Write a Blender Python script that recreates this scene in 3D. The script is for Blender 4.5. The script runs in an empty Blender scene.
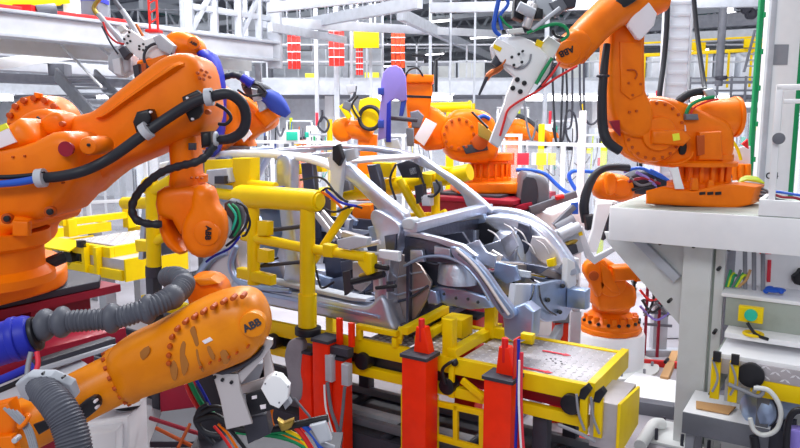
import bpy, bmesh, math, random
from math import sin, cos, pi, radians, atan, sqrt
from mathutils import Vector as V
random.seed(7)
SC = bpy.context.scene
COL = SC.collection
# ------------------------------------------------------------------ camera model (800x448, f = 700 px, pitched down 8.1 deg, 2.6 m up)
H = 2.6; PT_ = atan(100/700); FP = 700.0
cp, sp = cos(PT_), sin(PT_)
def ray(u, v):
    a = (u-400)/FP; b = (224-v)/FP
    return V((a, cp+b*sp, -sp+b*cp))
def q(u, v, Y):                       # point at forward distance Y
    d = ray(u, v); return V((0, 0, H)) + d*(Y/d.y)
def qz(u, v, z):                      # point at height z
    d = ray(u, v); return V((0, 0, H)) + d*((z-H)/d.z)
YAW = radians(32.5)
F = V((cos(YAW), -sin(YAW), 0)); T = V((sin(YAW), cos(YAW), 0)); Z = V((0, 0, 1)); X = V((1, 0, 0)); YV = V((0, 1, 0))
O = qz(592, 386, 1.0); O = V((O.x, O.y, 0))
def L(s, t, z): return O + F*s + T*t + Z*z          # production-line frame
def qt(u, v, t):                      # point on the plane t = const of the line frame
    d = ray(u, v); k = (t + O.dot(T))/d.dot(T); return V((0, 0, H)) + d*k
def qs(u, v, s):
    d = ray(u, v); k = (s + O.dot(F))/d.dot(F); return V((0, 0, H)) + d*k
def lc(P): return ((P-O).dot(F), (P-O).dot(T), P.z)
def px(n, Y): return n*Y/FP

# ------------------------------------------------------------------ materials
def lin(c): c /= 255.0; return c/12.92 if c <= .04045 else ((c+.055)/1.055)**2.4
def mat(name, rgb, rough=.5, metal=0.0, dirt=0.0, dirt_rgb=None, coat=0.0, bump=0.0, scale=6.0, emit=0.0, trans=0.0, alpha=1.0, spec=.4):
    m = bpy.data.materials.new(name); m.use_nodes = True
    nt = m.node_tree; b = nt.nodes['Principled BSDF']
    col = (lin(rgb[0]), lin(rgb[1]), lin(rgb[2]), 1)
    b.inputs['Base Color'].default_value = col
    b.inputs['Specular IOR Level'].default_value = spec; b.inputs['Roughness'].default_value = rough; b.inputs['Metallic'].default_value = metal
    if coat: b.inputs['Coat Weight'].default_value = coat; b.inputs['Coat Roughness'].default_value = .12
    if emit: b.inputs['Emission Color'].default_value = col; b.inputs['Emission Strength'].default_value = emit
    if trans: b.inputs['Transmission Weight'].default_value = trans
    if alpha < 1: b.inputs['Alpha'].default_value = alpha
    tc = nt.nodes.new('ShaderNodeTexCoord')
    nz = nt.nodes.new('ShaderNodeTexNoise'); nz.inputs['Scale'].default_value = scale; nz.inputs['Detail'].default_value = 5
    nt.links.new(tc.outputs['Object'], nz.inputs['Vector'])
    if dirt:
        rp = nt.nodes.new('ShaderNodeValToRGB'); rp.color_ramp.elements[0].position = .42; rp.color_ramp.elements[1].position = .62
        mx = nt.nodes.new('ShaderNodeMix'); mx.data_type = 'RGBA'
        d = dirt_rgb or tuple(k*.55 for k in rgb)
        mx.inputs[6].default_value = col; mx.inputs[7].default_value = (lin(d[0]), lin(d[1]), lin(d[2]), 1)
        mp = nt.nodes.new('ShaderNodeMath'); mp.operation = 'MULTIPLY'; mp.inputs[1].default_value = dirt
        nt.links.new(nz.outputs['Fac'], rp.inputs['Fac']); nt.links.new(rp.outputs['Color'], mp.inputs[0])
        nt.links.new(mp.outputs[0], mx.inputs[0]); nt.links.new(mx.outputs[2], b.inputs['Base Color'])
    if bump:
        bp = nt.nodes.new('ShaderNodeBump'); bp.inputs['Strength'].default_value = bump; bp.inputs['Distance'].default_value = .02
        nt.links.new(nz.outputs['Fac'], bp.inputs['Height']); nt.links.new(bp.outputs['Normal'], b.inputs['Normal'])
    return m
M = {}
def dm(k, *a, **kw): M[k] = mat(k, *a, **kw)
dm('orange', (246, 122, 0), .4, dirt=.25, dirt_rgb=(206, 76, 0), coat=.04, spec=.25)
dm('amber', (240, 142, 4), .4, dirt=.4, dirt_rgb=(190, 92, 2), coat=.05, spec=.3)
dm('orange_dark', (184, 76, 4), .5)
dm('lift_red', (255, 50, 8), .42, dirt=.25, dirt_rgb=(214, 36, 6), coat=.05, spec=.3)
dm('red', (225, 30, 30), .45)
dm('banner_red', (244, 48, 40), .5)
dm('banner_orange', (250, 84, 40), .5)
dm('maroon', (150, 14, 44), .45, dirt=.25, dirt_rgb=(100, 20, 50))
dm('yellow', (244, 208, 0), .42, dirt=.15, dirt_rgb=(210, 160, 0), coat=.04, spec=.25)
dm('yellow_pale', (250, 235, 60), .5)
dm('white', (244, 244, 248), .45, dirt=.12, dirt_rgb=(212, 212, 220))
dm('cream', (222, 224, 224), .5, dirt=.2, dirt_rgb=(196, 196, 190))
dm('offwhite', (214, 216, 224), .5, dirt=.2, dirt_rgb=(180, 184, 194))
dm('grey', (150, 152, 162), .5, dirt=.2)
dm('lightgrey', (190, 194, 204), .5, dirt=.15)
dm('midgrey', (112, 114, 124), .5, dirt=.2)
dm('darkgrey', (58, 58, 70), .55, dirt=.2)
dm('olive', (168, 176, 168), .5, dirt=.2)
dm('black', (26, 26, 34), .42)
dm('rubber', (34, 36, 46), .5)
dm('grime', (168, 104, 40), .6)
dm('hose_grey', (88, 90, 102), .5, dirt=.3)
dm('blue', (50, 72, 168), .55, spec=.25)
dm('blue_deep', (34, 44, 170), .45, spec=.3)
dm('blue_cable', (36, 90, 200), .4)
dm('purple', (142, 128, 214), .5)
dm('green', (10, 140, 84), .5)
dm('lime', (196, 214, 40), .5)
dm('teal', (40, 190, 160), .4)
dm('wire_red', (220, 40, 40), .45)
dm('wood', (196, 150, 100), .6)
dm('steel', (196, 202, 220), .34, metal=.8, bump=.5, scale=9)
dm('steel_dark', (92, 95, 112), .36, metal=.8, bump=.5, scale=9)  # steel darkened for shaded car interior and wheel house, plus plain dark parts
dm('steel_blue', (166, 184, 216), .32, metal=.8, bump=.45, scale=8)
dm('steel_warm', (176, 162, 156), .36, metal=.8, bump=.05, scale=4)
dm('alu', (214, 208, 210), .38, metal=.6)
dm('tread', (188, 182, 188), .42, metal=.35, dirt=.2)
dm('lug', (238, 236, 240), .3, metal=.5)
dm('copper', (190, 104, 60), .35, metal=.8)
dm('brass', (180, 150, 70), .4, metal=.6)
dm('paper', (240, 232, 240), .6)
dm('sticker_red', (226, 50, 70), .5)
dm('sticker_yellow', (236, 236, 60), .5)
dm('floor', (176, 172, 180), .35, dirt=.45, dirt_rgb=(140, 134, 142), scale=1.2)
dm('wall', (232, 236, 244), .6, dirt=.1)
dm('ceil', (186, 190, 202), .6, dirt=.1)
dm('truss', (232, 236, 244), .5)
dm('lamp', (255, 255, 255), .5, emit=6.0)
dm('lampw', (250, 252, 255), .5, emit=2.4)
dm('acrylic', (226, 234, 246), .12, alpha=.13)
dm('duct', (226, 230, 242), .3, alpha=.85)
dm('skylight', (70, 160, 150), .4)

# ------------------------------------------------------------------ geometry generators: each returns (verts, faces)
def basis(n):
    n = n.normalized(); a = V((0, 0, 1)) if abs(n.z) < .9 else V((1, 0, 0))
    e1 = a.cross(n).normalized(); e2 = n.cross(e1).normalized(); return e1, e2, n
def crom(P, n=4, closed=False):
    out = []; N = len(P)
    rng = range(N) if closed else range(N-1)
    for i in rng:
        if closed: a, b, c, d = P[(i-1) % N], P[i], P[(i+1) % N], P[(i+2) % N]
        else: a, b, c, d = P[max(i-1, 0)], P[i], P[i+1], P[min(i+2, N-1)]
        for k in range(n):
            t = k/n
            out.append(tuple(.5*((2*b[j]) + (-a[j]+c[j])*t + (2*a[j]-5*b[j]+4*c[j]-d[j])*t*t + (-a[j]+3*b[j]-3*c[j]+d[j])*t**3) for j in range(len(b))))
    if not closed: out.append(tuple(P[-1]))
    return out
def slab(P, ext, bev=.01, n=3):
    """rounded plate: outline P (3D), extruded by vector ext"""
    ext = V(ext); e1, e2, e3 = basis(ext); th = ext.length
    A = [V((V(p).dot(e1), V(p).dot(e2), V(p).dot(e3))) for p in P]
    B = [A[0]]
    for a in A[1:]:
        if (a.xy-B[-1].xy).length > 1e-4: B.append(a)
    if (B[0].xy-B[-1].xy).length < 1e-4: B.pop()
    A = B; N = len(A)
    ar = sum(A[i].x*A[(i+1) % N].y-A[(i+1) % N].x*A[i].y for i in range(N))
    if ar < 0: A.reverse()
    nr = []
    for i in range(N):
        p, c, d = A[i-1].xy, A[i].xy, A[(i+1) % N].xy
        u1 = (c-p).normalized(); u2 = (d-c).normalized()
        n1 = V((-u1.y, u1.x)); n2 = V((-u2.y, u2.x)); m = n1+n2
        if m.length < 1e-3: m = n1
        m = m/max(m.dot(m)/2, .45) if m.length > 1e-3 else m
        nr.append(m)
    bev = min(bev, th*.49)
    lim = []
    for i in range(N):                       # never inset past the middle of the outline
        p = A[i].xy; d = nr[i]; best = 1e9
        for j in range(N):
            if j in (i, i-1) or (i == 0 and j == N-1): continue
            a = A[j].xy; e = A[(j+1) % N].xy-a; den = d.x*e.y-d.y*e.x
            if abs(den) < 1e-9: continue
            w = a-p; k = (w.x*e.y-w.y*e.x)/den; m = (w.x*d.y-w.y*d.x)/den
            if k > 1e-6 and -.01 <= m <= 1.01: best = min(best, k)
        lim.append(.42*best)
    def inset(ins):
        Wp = [A[i].xy + nr[i]*min(ins, lim[i]) for i in range(N)]
        for _ in range(40):
            bad = False
            for i in range(N):
                j = (i+1) % N
                if (Wp[j]-Wp[i]).dot(A[j].xy-A[i].xy) < -1e-9:
                    mid = (Wp[i]+Wp[j])/2; Wp[i] = mid.copy(); Wp[j] = mid.copy(); bad = True
            if not bad: break
        return Wp
    rings = []
    for j in range(n+1):
        th_ = j/n*pi/2; rings.append((bev*(1-sin(th_)), bev*(1-cos(th_))))
    for j in range(n, -1, -1):
        th_ = j/n*pi/2; rings.append((bev*(1-sin(th_)), th-bev*(1-cos(th_))))
    vs = []; fs = []
    for ins, dp in rings:
        Wp = inset(ins)
        for i in range(N):
            w = Wp[i]
            vs.append(e1*w.x + e2*w.y + e3*(A[i].z+dp))
    R = len(rings)
    for k in range(R-1):
        for i in range(N):
            j = (i+1) % N; fs.append((k*N+i, k*N+j, (k+1)*N+j, (k+1)*N+i))
    fs.append(tuple(range(N-1, -1, -1))); fs.append(tuple((R-1)*N+i for i in range(N)))
    return vs, fs
def box(c, size, ax=(X, YV, Z), bev=.006):
    c = V(c); a, b, d = [V(k) for k in ax]; sx, sy, sz = [k/2 for k in size]
    P = [c-a*sx-d*sz-b*sy, c+a*sx-d*sz-b*sy, c+a*sx+d*sz-b*sy, c-a*sx+d*sz-b*sy]
    return slab(P, b*(2*sy), min(bev, sx*.9, sz*.9, sy*.9), 2)
def lbox(s0, s1, t0, t1, z0, z1, bev=.006):
    return box(L((s0+s1)/2, (t0+t1)/2, (z0+z1)/2), (abs(s1-s0), abs(t1-t0), abs(z1-z0)), (F, T, Z), bev)
def beam(p0, p1, w, h, bev=.004, up=Z):
    p0 = V(p0); p1 = V(p1); d = (p1-p0); ln = d.length; d.normalize()
    if abs(d.dot(up)) > .95: up = YV
    s = d.cross(up).normalized(); u = s.cross(d).normalized()
    return box((p0+p1)/2, (ln, w, h), (d, s, u), bev)
def tube(P, r=None, n=12, sub=5, corr=0, period=.02, smooth=True, cap=True):
    """P: list of Vectors or (Vector, r)"""
    pts = []
    for p in P:
        if isinstance(p, tuple) and isinstance(p[0], V): pts.append((p[0].x, p[0].y, p[0].z, p[1]))
        else: pts.append((p[0], p[1], p[2], r))
    if corr:
        ln = sum((V(pts[i+1][:3])-V(pts[i][:3])).length for i in range(len(pts)-1))
        sub = max(4, int(ln/period*4/max(1, len(pts)-1)))
    if smooth and len(pts) > 2 or corr: pts = crom(pts, sub)
    vs = []; fs = []; N = len(pts); acc = 0.0
    tg = []
    for i in range(N):
        a = V(pts[max(i-1, 0)][:3]); b = V(pts[min(i+1, N-1)][:3]); d = b-a
        tg.append(d.normalized() if d.length > 1e-9 else V((0, 0, 1)))
    e1, e2, _ = basis(tg[0])
    for i in range(N):
        e1 = (e1 - tg[i]*e1.dot(tg[i])).normalized(); e2 = tg[i].cross(e1)
        if i: acc += (V(pts[i][:3])-V(pts[i-1][:3])).length
        rr = pts[i][3]
        if corr: rr *= 1+corr*cos(2*pi*acc/period)
        for k in range(n):
            a = 2*pi*k/n; vs.append(V(pts[i][:3]) + e1*(cos(a)*rr) + e2*(sin(a)*rr))
    for i in range(N-1):
        for k in range(n):
            j = (k+1) % n; fs.append((i*n+k, i*n+j, (i+1)*n+j, (i+1)*n+k))
    if cap: fs.append(tuple(range(n-1, -1, -1))); fs.append(tuple((N-1)*n+k for k in range(n)))
    return vs, fs
def lathe(p, axis, prof, n=28):
    """profile [(h, r)] along axis from p"""
    e1, e2, e3 = basis(V(axis)); p = V(p); vs = []; fs = []
    for h, r in prof:
        for k in range(n):
            a = 2*pi*k/n; vs.append(p + e3*h + e1*(cos(a)*r) + e2*(sin(a)*r))
    for i in range(len(prof)-1):
        for k in range(n):
            j = (k+1) % n; fs.append((i*n+k, i*n+j, (i+1)*n+j, (i+1)*n+k))
    fs.append(tuple(range(n-1, -1, -1))); fs.append(tuple((len(prof)-1)*n+k for k in range(n)))
    return vs, fs
def cyl(p0, p1, r, bev=None, n=28, r1=None):
    p0 = V(p0); p1 = V(p1); d = p1-p0; h = d.length; r1 = r if r1 is None else r1
    b = min(r, h/2)*.15 if bev is None else min(bev, h*.45, r*.9)
    return lathe(p0, d, [(0, max(r-b, 1e-4)), (b*.3, r-b*.3), (b, r), (h-b, r1), (h-b*.3, r1-b*.3), (h, max(r1-b, 1e-4))], n)
def ring(c, axis, R, r, n=28, m=10):
    e1, e2, e3 = basis(V(axis)); c = V(c); vs = []; fs = []
    for i in range(n):
        a = 2*pi*i/n; d = e1*cos(a)+e2*sin(a)
        for k in range(m):
            b = 2*pi*k/m; vs.append(c + d*(R+r*cos(b)) + e3*(r*sin(b)))
    for i in range(n):
        for k in range(m):
            j = (i+1) % n; l = (k+1) % m; fs.append((i*m+k, j*m+k, j*m+l, i*m+l))
    return vs, fs
def bolts(c, axis, R, n, r=.008, h=.008, a0=0, a1=2*pi):
    e1, e2, e3 = basis(V(axis)); out = []
    for i in range(n):
        a = a0+(a1-a0)*i/n; p = V(c)+e1*(cos(a)*R)+e2*(sin(a)*R)
        out.append(cyl(p, p+e3*h, r, n=8))
    return out
def ball(c, r, n=14, sc=(1, 1, 1)):
    vs = []; fs = []; c = V(c); m = n//2
    for i in range(m+1):
        th = pi*i/m
        for k in range(n):
            a = 2*pi*k/n; vs.append(c+V((r*sc[0]*max(sin(th), .01)*cos(a), r*sc[1]*max(sin(th), .01)*sin(a), r*sc[2]*cos(th))))
    for i in range(m):
        for k in range(n):
            j = (k+1) % n; fs.append((i*n+k, i*n+j, (i+1)*n+j, (i+1)*n+k))
    fs.append(tuple(range(n))); fs.append(tuple(m*n+k for k in range(n-1, -1, -1)))
    return vs, fs
def Q(pts, Y): return [q(u, v, Y) for u, v in pts]
def pslab(pts, Y, th, bev=.02, sm=False, n=3):
    """outline seen at pixel positions, front face at distance Y, real thickness th"""
    if sm: pts = crom(pts, 3, True)
    k = YV*(th/2)                        # the traced outline is the silhouette at mid thickness
    return slab([p-k for p in Q(pts, Y+th/2)], YV*th, bev, n)
def ptube(pts, n=12, **k):            # (u, v, Y, r in px at that distance)
    return tube([(q(a[0], a[1], a[2]), px(a[3], a[2])) for a in pts], n=n, **k)
def pcyl(u, v, Y, rp, th, bev=None, n=28): # disc facing the aisle
    p = q(u, v, Y); return cyl(p, p+YV*th, px(rp, Y), bev, n)

# ------------------------------------------------------------------ object helpers
ROOTS = []; LBL = {}
def reg(o, label, cat, group=None, kind=None):
    if label: o['label'] = label
    if cat: o['category'] = cat
    if group: o['group'] = group
    if kind: o['kind'] = kind
    return o
def thing(name, label, cat, group=None):
    o = bpy.data.objects.new(name, None); o.empty_display_size = .1; COL.objects.link(o); ROOTS.append(o)
    return reg(o, label, cat, group)
def build(name, m, geos):
    vs = []; fs = []
    for g in geos:
        if isinstance(g, list):
            for h in g:
                o = len(vs); vs += h[0]; fs += [tuple(i+o for i in f) for f in h[1]]
        else:
            o = len(vs); vs += g[0]; fs += [tuple(i+o for i in f) for f in g[1]]
    me = bpy.data.meshes.new(name); me.from_pydata([tuple(v) for v in vs], [], fs)
    bm = bmesh.new(); bm.from_mesh(me); bmesh.ops.recalc_face_normals(bm, faces=bm.faces); bm.to_mesh(me); bm.free()
    me.polygons.foreach_set('use_smooth', [True]*len(me.polygons)); me.set_sharp_from_angle(angle=radians(38))
    me.materials.append(M[m]); me.update()
    return me
def part(name, m, parent, *geos, label=None, kind=None):
    o = bpy.data.objects.new(name, build(name, m, geos)); COL.objects.link(o); o.parent = parent
    if label: o['label'] = label
    if kind: o['kind'] = kind
    return o
def parts(name, m, parent, *geos, label=None):
    out = []
    for g in geos: out += [part(name, m, parent, h, label=label) for h in (g if isinstance(g, list) else [g])]
    return out
def inlay(o, m, geos):                   # raised surface pattern kept inside its part's mesh
    me = build('inlay', m, geos); bm = bmesh.new(); bm.from_mesh(o.data); n = len(bm.faces); bm.from_mesh(me); bm.faces.ensure_lookup_table()
    for f in bm.faces[n:]: f.material_index = 1
    bm.to_mesh(o.data); bm.free(); o.data.materials.append(M[m]); bpy.data.meshes.remove(me)
def single(name, label, cat, m, *geos, group=None, kind=None):
    o = bpy.data.objects.new(name, build(name, m, geos)); COL.objects.link(o); ROOTS.append(o)
    return reg(o, label, cat, group, kind)
def struct(name, m, *geos):
    o = bpy.data.objects.new(name, build(name, m, geos)); COL.objects.link(o); o['kind'] = 'structure'
    o['label'] = name.replace('_', ' '); return o
def text(s, org, right, up, size, m, parent, name='lettering', depth=.002, off=.02):
    cu = bpy.data.curves.new('tmp', 'FONT'); cu.body = s; cu.size = 1; cu.extrude = .02; cu.offset = off; cu.align_x = 'CENTER'; cu.align_y = 'CENTER'
    to = bpy.data.objects.new('tmp', cu); COL.objects.link(to)
    me = bpy.data.meshes.new_from_object(to.evaluated_get(bpy.context.evaluated_depsgraph_get()))
    bpy.data.objects.remove(to)
    right = V(right).normalized(); up = V(up).normalized(); nn = right.cross(up)
    for v in me.vertices: v.co = V(org) + right*(v.co.x*size) + up*(v.co.y*size) + nn*(v.co.z*depth/.02)
    me.materials.clear(); me.materials.append(M[m]); me.name = name
    o = bpy.data.objects.new(name, me); COL.objects.link(o); o.parent = parent
    return o
def tree(o):
    out = [o]
    for c in o.children: out += tree(c)
    return out
def settle(o):                         # move the origin to the middle of the thing's base
    if o.get('settled'): return
    ms = [k.data for k in tree(o) if k.type == 'MESH']
    xs = [v.co for m in ms for v in m.vertices]
    if not xs: return
    b = V(((min(v.x for v in xs)+max(v.x for v in xs))/2, (min(v.y for v in xs)+max(v.y for v in xs))/2, min(v.z for v in xs)))
    for m in ms:
        for v in m.vertices: v.co -= b
    o.location = b; DONE.add(o.name)
DONE = set()
def dup(o, d, label=None, rz=0, sc=None):
    """copy of a settled thing, moved by d"""
    def cp_(k, par):
        c = k.copy(); COL.objects.link(c)
        if par: c.parent = par
        for ch in k.children: cp_(ch, c)
        return c
    r = cp_(o, None); r.location = o.location + V(d); r.rotation_euler.z = rz
    if sc: r.scale = (sc, sc, sc)
    if label: r['label'] = label
    DONE.add(r.name); return r
# ================================================================== SETTING
struct('floor', 'floor', box((0, 30, -.05), (120, 120, .1)))
struct('wall_back', 'wall', lbox(-46, 46, 44, 44.2, 0, 12))
struct('wall_left', 'wall', lbox(-40.2, -40, -10, 44, 0, 12))
struct('wall_right', 'wall', lbox(30, 30.2, 6, 44, 0, 12))
struct('ceiling', 'ceil', lbox(-40, 30, 17, 44, 8.6, 8.75))
for k, t in enumerate((19, 23, 27, 31, 35, 39)):
    o = struct('trim_%d' % (k+1), 'truss', lbox(-40, 30, t-.12, t+.12, 8.2, 8.55), lbox(-40, 30, t-.1, t+.1, 7.0, 7.2),
               *[beam(L(-40+i*2, t, 7.1), L(-39+i*2, t, 8.4), .1, .1) for i in range(35)], *[beam(L(-39+i*2, t, 8.4), L(-38+i*2, t, 7.1), .1, .1) for i in range(35)])
for k, s in enumerate((-34, -26, -18, -10, -2, 6, 14, 22)):
    struct('trim_%d' % (k+7), 'truss', lbox(s-.15, s+.15, 17, 44, 7.7, 8.1))
for k, s in enumerate((-30, -22, -14, -6, 2, 10)):
    struct('window_%d' % (k+1), 'skylight', lbox(s-1.2, s+1.2, 20, 43, 8.54, 8.6))
# roof lamps
proto = thing('high_bay_lamp', 'long white ceiling lamp hanging under the roof trusses', 'lamp', 'roof lamps')
part('housing', 'white', proto, lbox(-1.1, 1.1, 21.9, 22.1, 6.85, 6.95)); part('tube', 'lamp', proto, lbox(-1.05, 1.05, 21.92, 22.08, 6.79, 6.85))
parts('hanger', 'grey', proto, lbox(-.8, -.78, 21.99, 22.01, 6.95, 8.2), lbox(.78, .8, 21.99, 22.01, 6.95, 8.2))
settle(proto)
for s in (-28, -21, -14, -7, 0, 7, 13):
    for t in (22, 28, 34, 40):
        if (s, t) != (0, 22): dup(proto, F*s + T*(t-22))
# ------------------------------------------------------------------ mezzanine across the hall
mz = thing('mezzanine', 'long pale grey mezzanine deck with railing crossing the hall behind the robots', 'mezzanine')
part('deck', 'grey', mz, box((0, 26, 3.72), (46, 9, .42)))
part('edge_beam', 'lightgrey', mz, box((0, 21.4, 3.72), (46, .2, .5)))
for i in range(-7, 9):
    x = i*2.9+.6
    part('column', 'white', mz, box((x, 23.2, 1.75), (.28, .28, 3.5)))
parts('rail', 'offwhite', mz, *[box((0, 21.5, z), (46, .05, .05)) for z in (4.45, 4.95)]); parts('baluster', 'offwhite', mz, *[box((-22+i*1.5, 21.5, 4.45), (.05, .05, 1.05)) for i in range(31)])
for k, (a, b) in enumerate([(-14.6, -11.5), (-9, -7.4), (-6.0, -3.6), (-.9, 1.6), (3.6, 6.2), (7.4, 9.8), (11, 13)]):
    o = thing('strip_lamp', ['glowing strip lamp under the mezzanine behind the leftmost robot motor', 'glowing strip lamp under the mezzanine above the big orange upper arm', 'glowing strip lamp under the mezzanine right of the blue covered welding gun',
              'glowing strip lamp under the mezzanine left of the purple welding gun guard', 'glowing strip lamp under the mezzanine behind the white welding gun', 'glowing strip lamp under the mezzanine behind the raised robot arm', 'glowing strip lamp under the mezzanine right of the ribbed grey duct'][k], 'lamp', 'mezzanine strip lamps')
    part('housing', 'white', o, box(((a+b)/2, 21.1, 3.47), (b-a, .3, .06)))
    part('tube', 'lamp', o, box(((a+b)/2, 21.1, 3.36), (b-a-.1, .24, .15)))
# cabinets and glazed fronts standing on the mezzanine
cabs = [(420, 456, 62, 86), (458, 485, 60, 86), (560, 585, 55, 84), (588, 606, 52, 84), (215, 240, 55, 82), (560, 575, 96, 97)]
for k, (a, b, c, d) in enumerate(cabs[:5]):
    Y = 24; p0, p1 = q(a, d, Y), q(b, c, Y); zt = p1.z
    o = thing('control_cabinet', ['wide pale control cabinet on the mezzanine above the back robot', 'pale control cabinet on the mezzanine left of the welding gun tip', 'pale control cabinet on the mezzanine behind the welding gun wrist',
        'narrow pale control cabinet on the mezzanine beside the upright robot arm', 'pale control cabinet on the mezzanine above the blue covered gun'][k], 'cabinet', 'mezzanine cabinets')
    part('body', 'wall', o, box(((p0.x+p1.x)/2, Y+.3, (3.93+zt)/2), (p1.x-p0.x, .6, zt-3.93), bev=.02))
    w = p1.x-p0.x
    for j in (0, 1): part('door', 'cream', o, box((p0.x+w*(.26+.48*j), Y-.01, (3.93+zt)/2), (w*.44, .03, (zt-3.93)*.86)))
# white columns, hanging banners
for k, (u, wpx) in enumerate([(112, 5), (317, 4), (337, 5), (371, 3), (248, 4), (186, 4), (430, 3), (545, 4), (450, 2), (474, 2), (352, 3), (383, 2)]):
    Y = 19.5; p = q(u, 100, Y); w = px(wpx, Y)
    single('steel_post', ['slim white steel post behind the upper left welding gun', 'slim white steel post between the first two red banners', 'pale steel post beside the second red banner', 'thin white steel post in front of the yellow banner',
        'pale steel post beside the walkway railing end', 'slim white steel post behind the orange upper arm', 'thin white steel post right of the last red banner', 'white steel post behind the white welding gun blade', 'thin steel post above the back robot riser arm', 'thin steel post left of the welding gun tip',
        'thin white steel post left of the yellow banner', 'thin steel post just left of the purple guard'][k], 'post', 'lightgrey', box((p.x, Y, 3.5), (w, w, 7.0)))
for k, (a, b, c, d, m, lab) in enumerate([(288, 300, 26, 69, 'banner_red', 'red hanging banner beside the end of the walkway railing'), (329, 344, 22, 66, 'banner_red', 'widest red hanging banner, left of the yellow banner'),
        (356, 363, 46, 75, 'banner_red', 'small red hanging banner under the yellow banner'), (391, 405, 30, 68, 'banner_orange', 'orange red hanging banner above the purple guard')]):
    Y = 18.5 + k*.4; p0, p1 = q(a, d, Y), q(b, c, Y); w = p1.x-p0.x; h = p1.z-p0.z
    o = thing('hanging_banner', lab, 'banner', 'red banners under the roof')
    part('cloth', m, o, *[box((p0.x+w*(i+.5)/3, Y+(.03 if i % 2 else 0), p0.z+h/2), (w/3-.01, .03, h), bev=.01) for i in range(3)])
    part('rail', 'white', o, box(((p0.x+p1.x)/2, Y, p1.z+.02), (w+.1, .08, .06))); parts('batten', 'white', o, *[box((p0.x+w/2, Y-.03, p0.z+h*i/5), (w+.02, .02, .025)) for i in range(1, 5)])
    parts('hanger', 'grey', o, *[box((x, Y, p1.z+1.0), (.03, .03, 1.95)) for x in (p0.x, p1.x)])
p0, p1 = q(354, 48, 19), q(379, 31, 19)
o = thing('yellow_banner', 'yellow rectangular sign panel hanging among the red banners', 'banner')
part('panel', 'yellow', o, box(((p0.x+p1.x)/2, 19, (p0.z+p1.z)/2), (p1.x-p0.x, .06, p1.z-p0.z)))
part('top_rail', 'darkgrey', o, box(((p0.x+p1.x)/2, 19, p1.z+.05), (p1.x-p0.x, .08, .08)))
parts('hanger', 'white', o, *[box((x, 19, p1.z+.9), (.04, .04, 1.7)) for x in (p0.x+.1, p1.x-.1)])
# overhead white beams
for k, (a, b, h, m, lab) in enumerate([((270, 27, 13), (345, 40, 17), .16, 'lightgrey', 'white steel beam running under the walkway toward the banners'), ((304, 24, 16), (420, 2, 13), .22, 'lightgrey', 'thick white steel beam crossing above the banners'),
        ((268, 8, 12), (420, -8, 12), .16, 'lightgrey', 'pale beam at the very top above the banners'), ((260, 22, 14), (500, 34, 22), .2, 'offwhite', 'long pale beam running behind the banners'),
        ((400, 14, 16), (500, 62, 30), .26, 'lightgrey', 'pale beam slanting down toward the welding gun'), ((430, 8, 15), (760, 2, 15), .2, 'lightgrey', 'pale beam at the top passing behind the upright robot arm'),
        ((640, 40, 22), (760, 34, 20), .3, 'lightgrey', 'pale beam above the yellow rail at the right'), ((640, 26, 24), (760, 18, 22), .4, 'grey', 'grey beam under the right roof lamps')]):
    single('overhead_beam', lab, 'beam', m, beam(q(*a), q(*b), h*.6, h))
# ------------------------------------------------------------------ steel walkway upper left
wk = thing('steel_walkway', 'white steel walkway with truss railing at the upper left', 'walkway')
a0, a1 = q(-60, 17, 9.0), q(275, 52, 13.6)
dd = (a1-a0)
part('girder', 'offwhite', wk, beam(a0, a1, .12, .27), label='white web of the walkway girder')
up = V((0, 0, .16))
parts('flange', 'lightgrey', wk, beam(a0+up, a1+up, .34, .04), beam(a0-up, a1-up, .34, .04))
bk = V((-.8, 1.5, 0))
part('deck', 'lightgrey', wk, slab([a0+up*1.2, a1+up*1.2, a1+up*1.2+bk, a0+up*1.2+bk], V((0, 0, .04)), .01))
part('rear_girder', 'cream', wk, beam(a0+bk-up*.6, a1+bk-up*.6, .12, .3))
part('red_edge', 'wire_red', wk, beam(a0+up*1.4, a0+dd*.47+up*1.4, .05, .05), label='thin red edge strip')
ta, tb = a0+dd*.66, a1
for s in (0, .27, .55, .8, 1):
    p = ta+(tb-ta)*s; part('post', 'lightgrey', wk, beam(p+up, p+V((0, 0, .98)), .12, .12))
parts('rail', 'lightgrey', wk, *[beam(ta+V((0, 0, z)), tb+V((0, 0, z)), .08, .1) for z in (.95, .6)])
for s0, s1 in ((0, .27), (.55, .8)): part('brace', 'lightgrey', wk, beam(ta+(tb-ta)*s0+up, ta+(tb-ta)*s1+V((0, 0, .95)), .08, .08))
part('gusset', 'lightgrey', wk, beam(a1+V((0, 0, -.3)), a1+V((0, 0, 1.1)), .25, .25))
for s in (.05, .985):
    p = a0+dd*s; part('support', 'lightgrey', wk, box((p.x+bk.x*.5, p.y+.7, (p.z-.16)/2), (.12, .12, p.z-.16)))
# trays below the walkway
for k, (a, b, w, h, m, lab) in enumerate([((-40, 48, 13), (230, 66, 19), .5, .22, 'lightgrey', 'upper grey cable tray under the left walkway'), ((-40, 62, 14), (150, 74, 19), .6, .25, 'offwhite', 'middle pale cable tray under the left walkway'),
        ((-40, 76, 15), (130, 84, 19), .5, .2, 'grey', 'lowest grey cable tray under the left walkway'), ((-20, 66, 11), (140, 46, 15), .2, .16, 'white', 'white beam slanting up below the left walkway')]):
    single('cable_tray', lab, 'cable tray', m, beam(q(*a), q(*b), w, h))
for k in (1, 2):
    a = [(0, 50), (36, 57), (60, 70)][k]; p = q(a[0], a[1], 12.5)
    single('junction_box', ['dark junction box at the left end of the trays', 'dark junction box on the upper cable tray', 'dark junction box on the lower cable tray'][k], 'box', 'midgrey', box((p.x, 12.5, p.z), (.28, .3, .2)))
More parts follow.
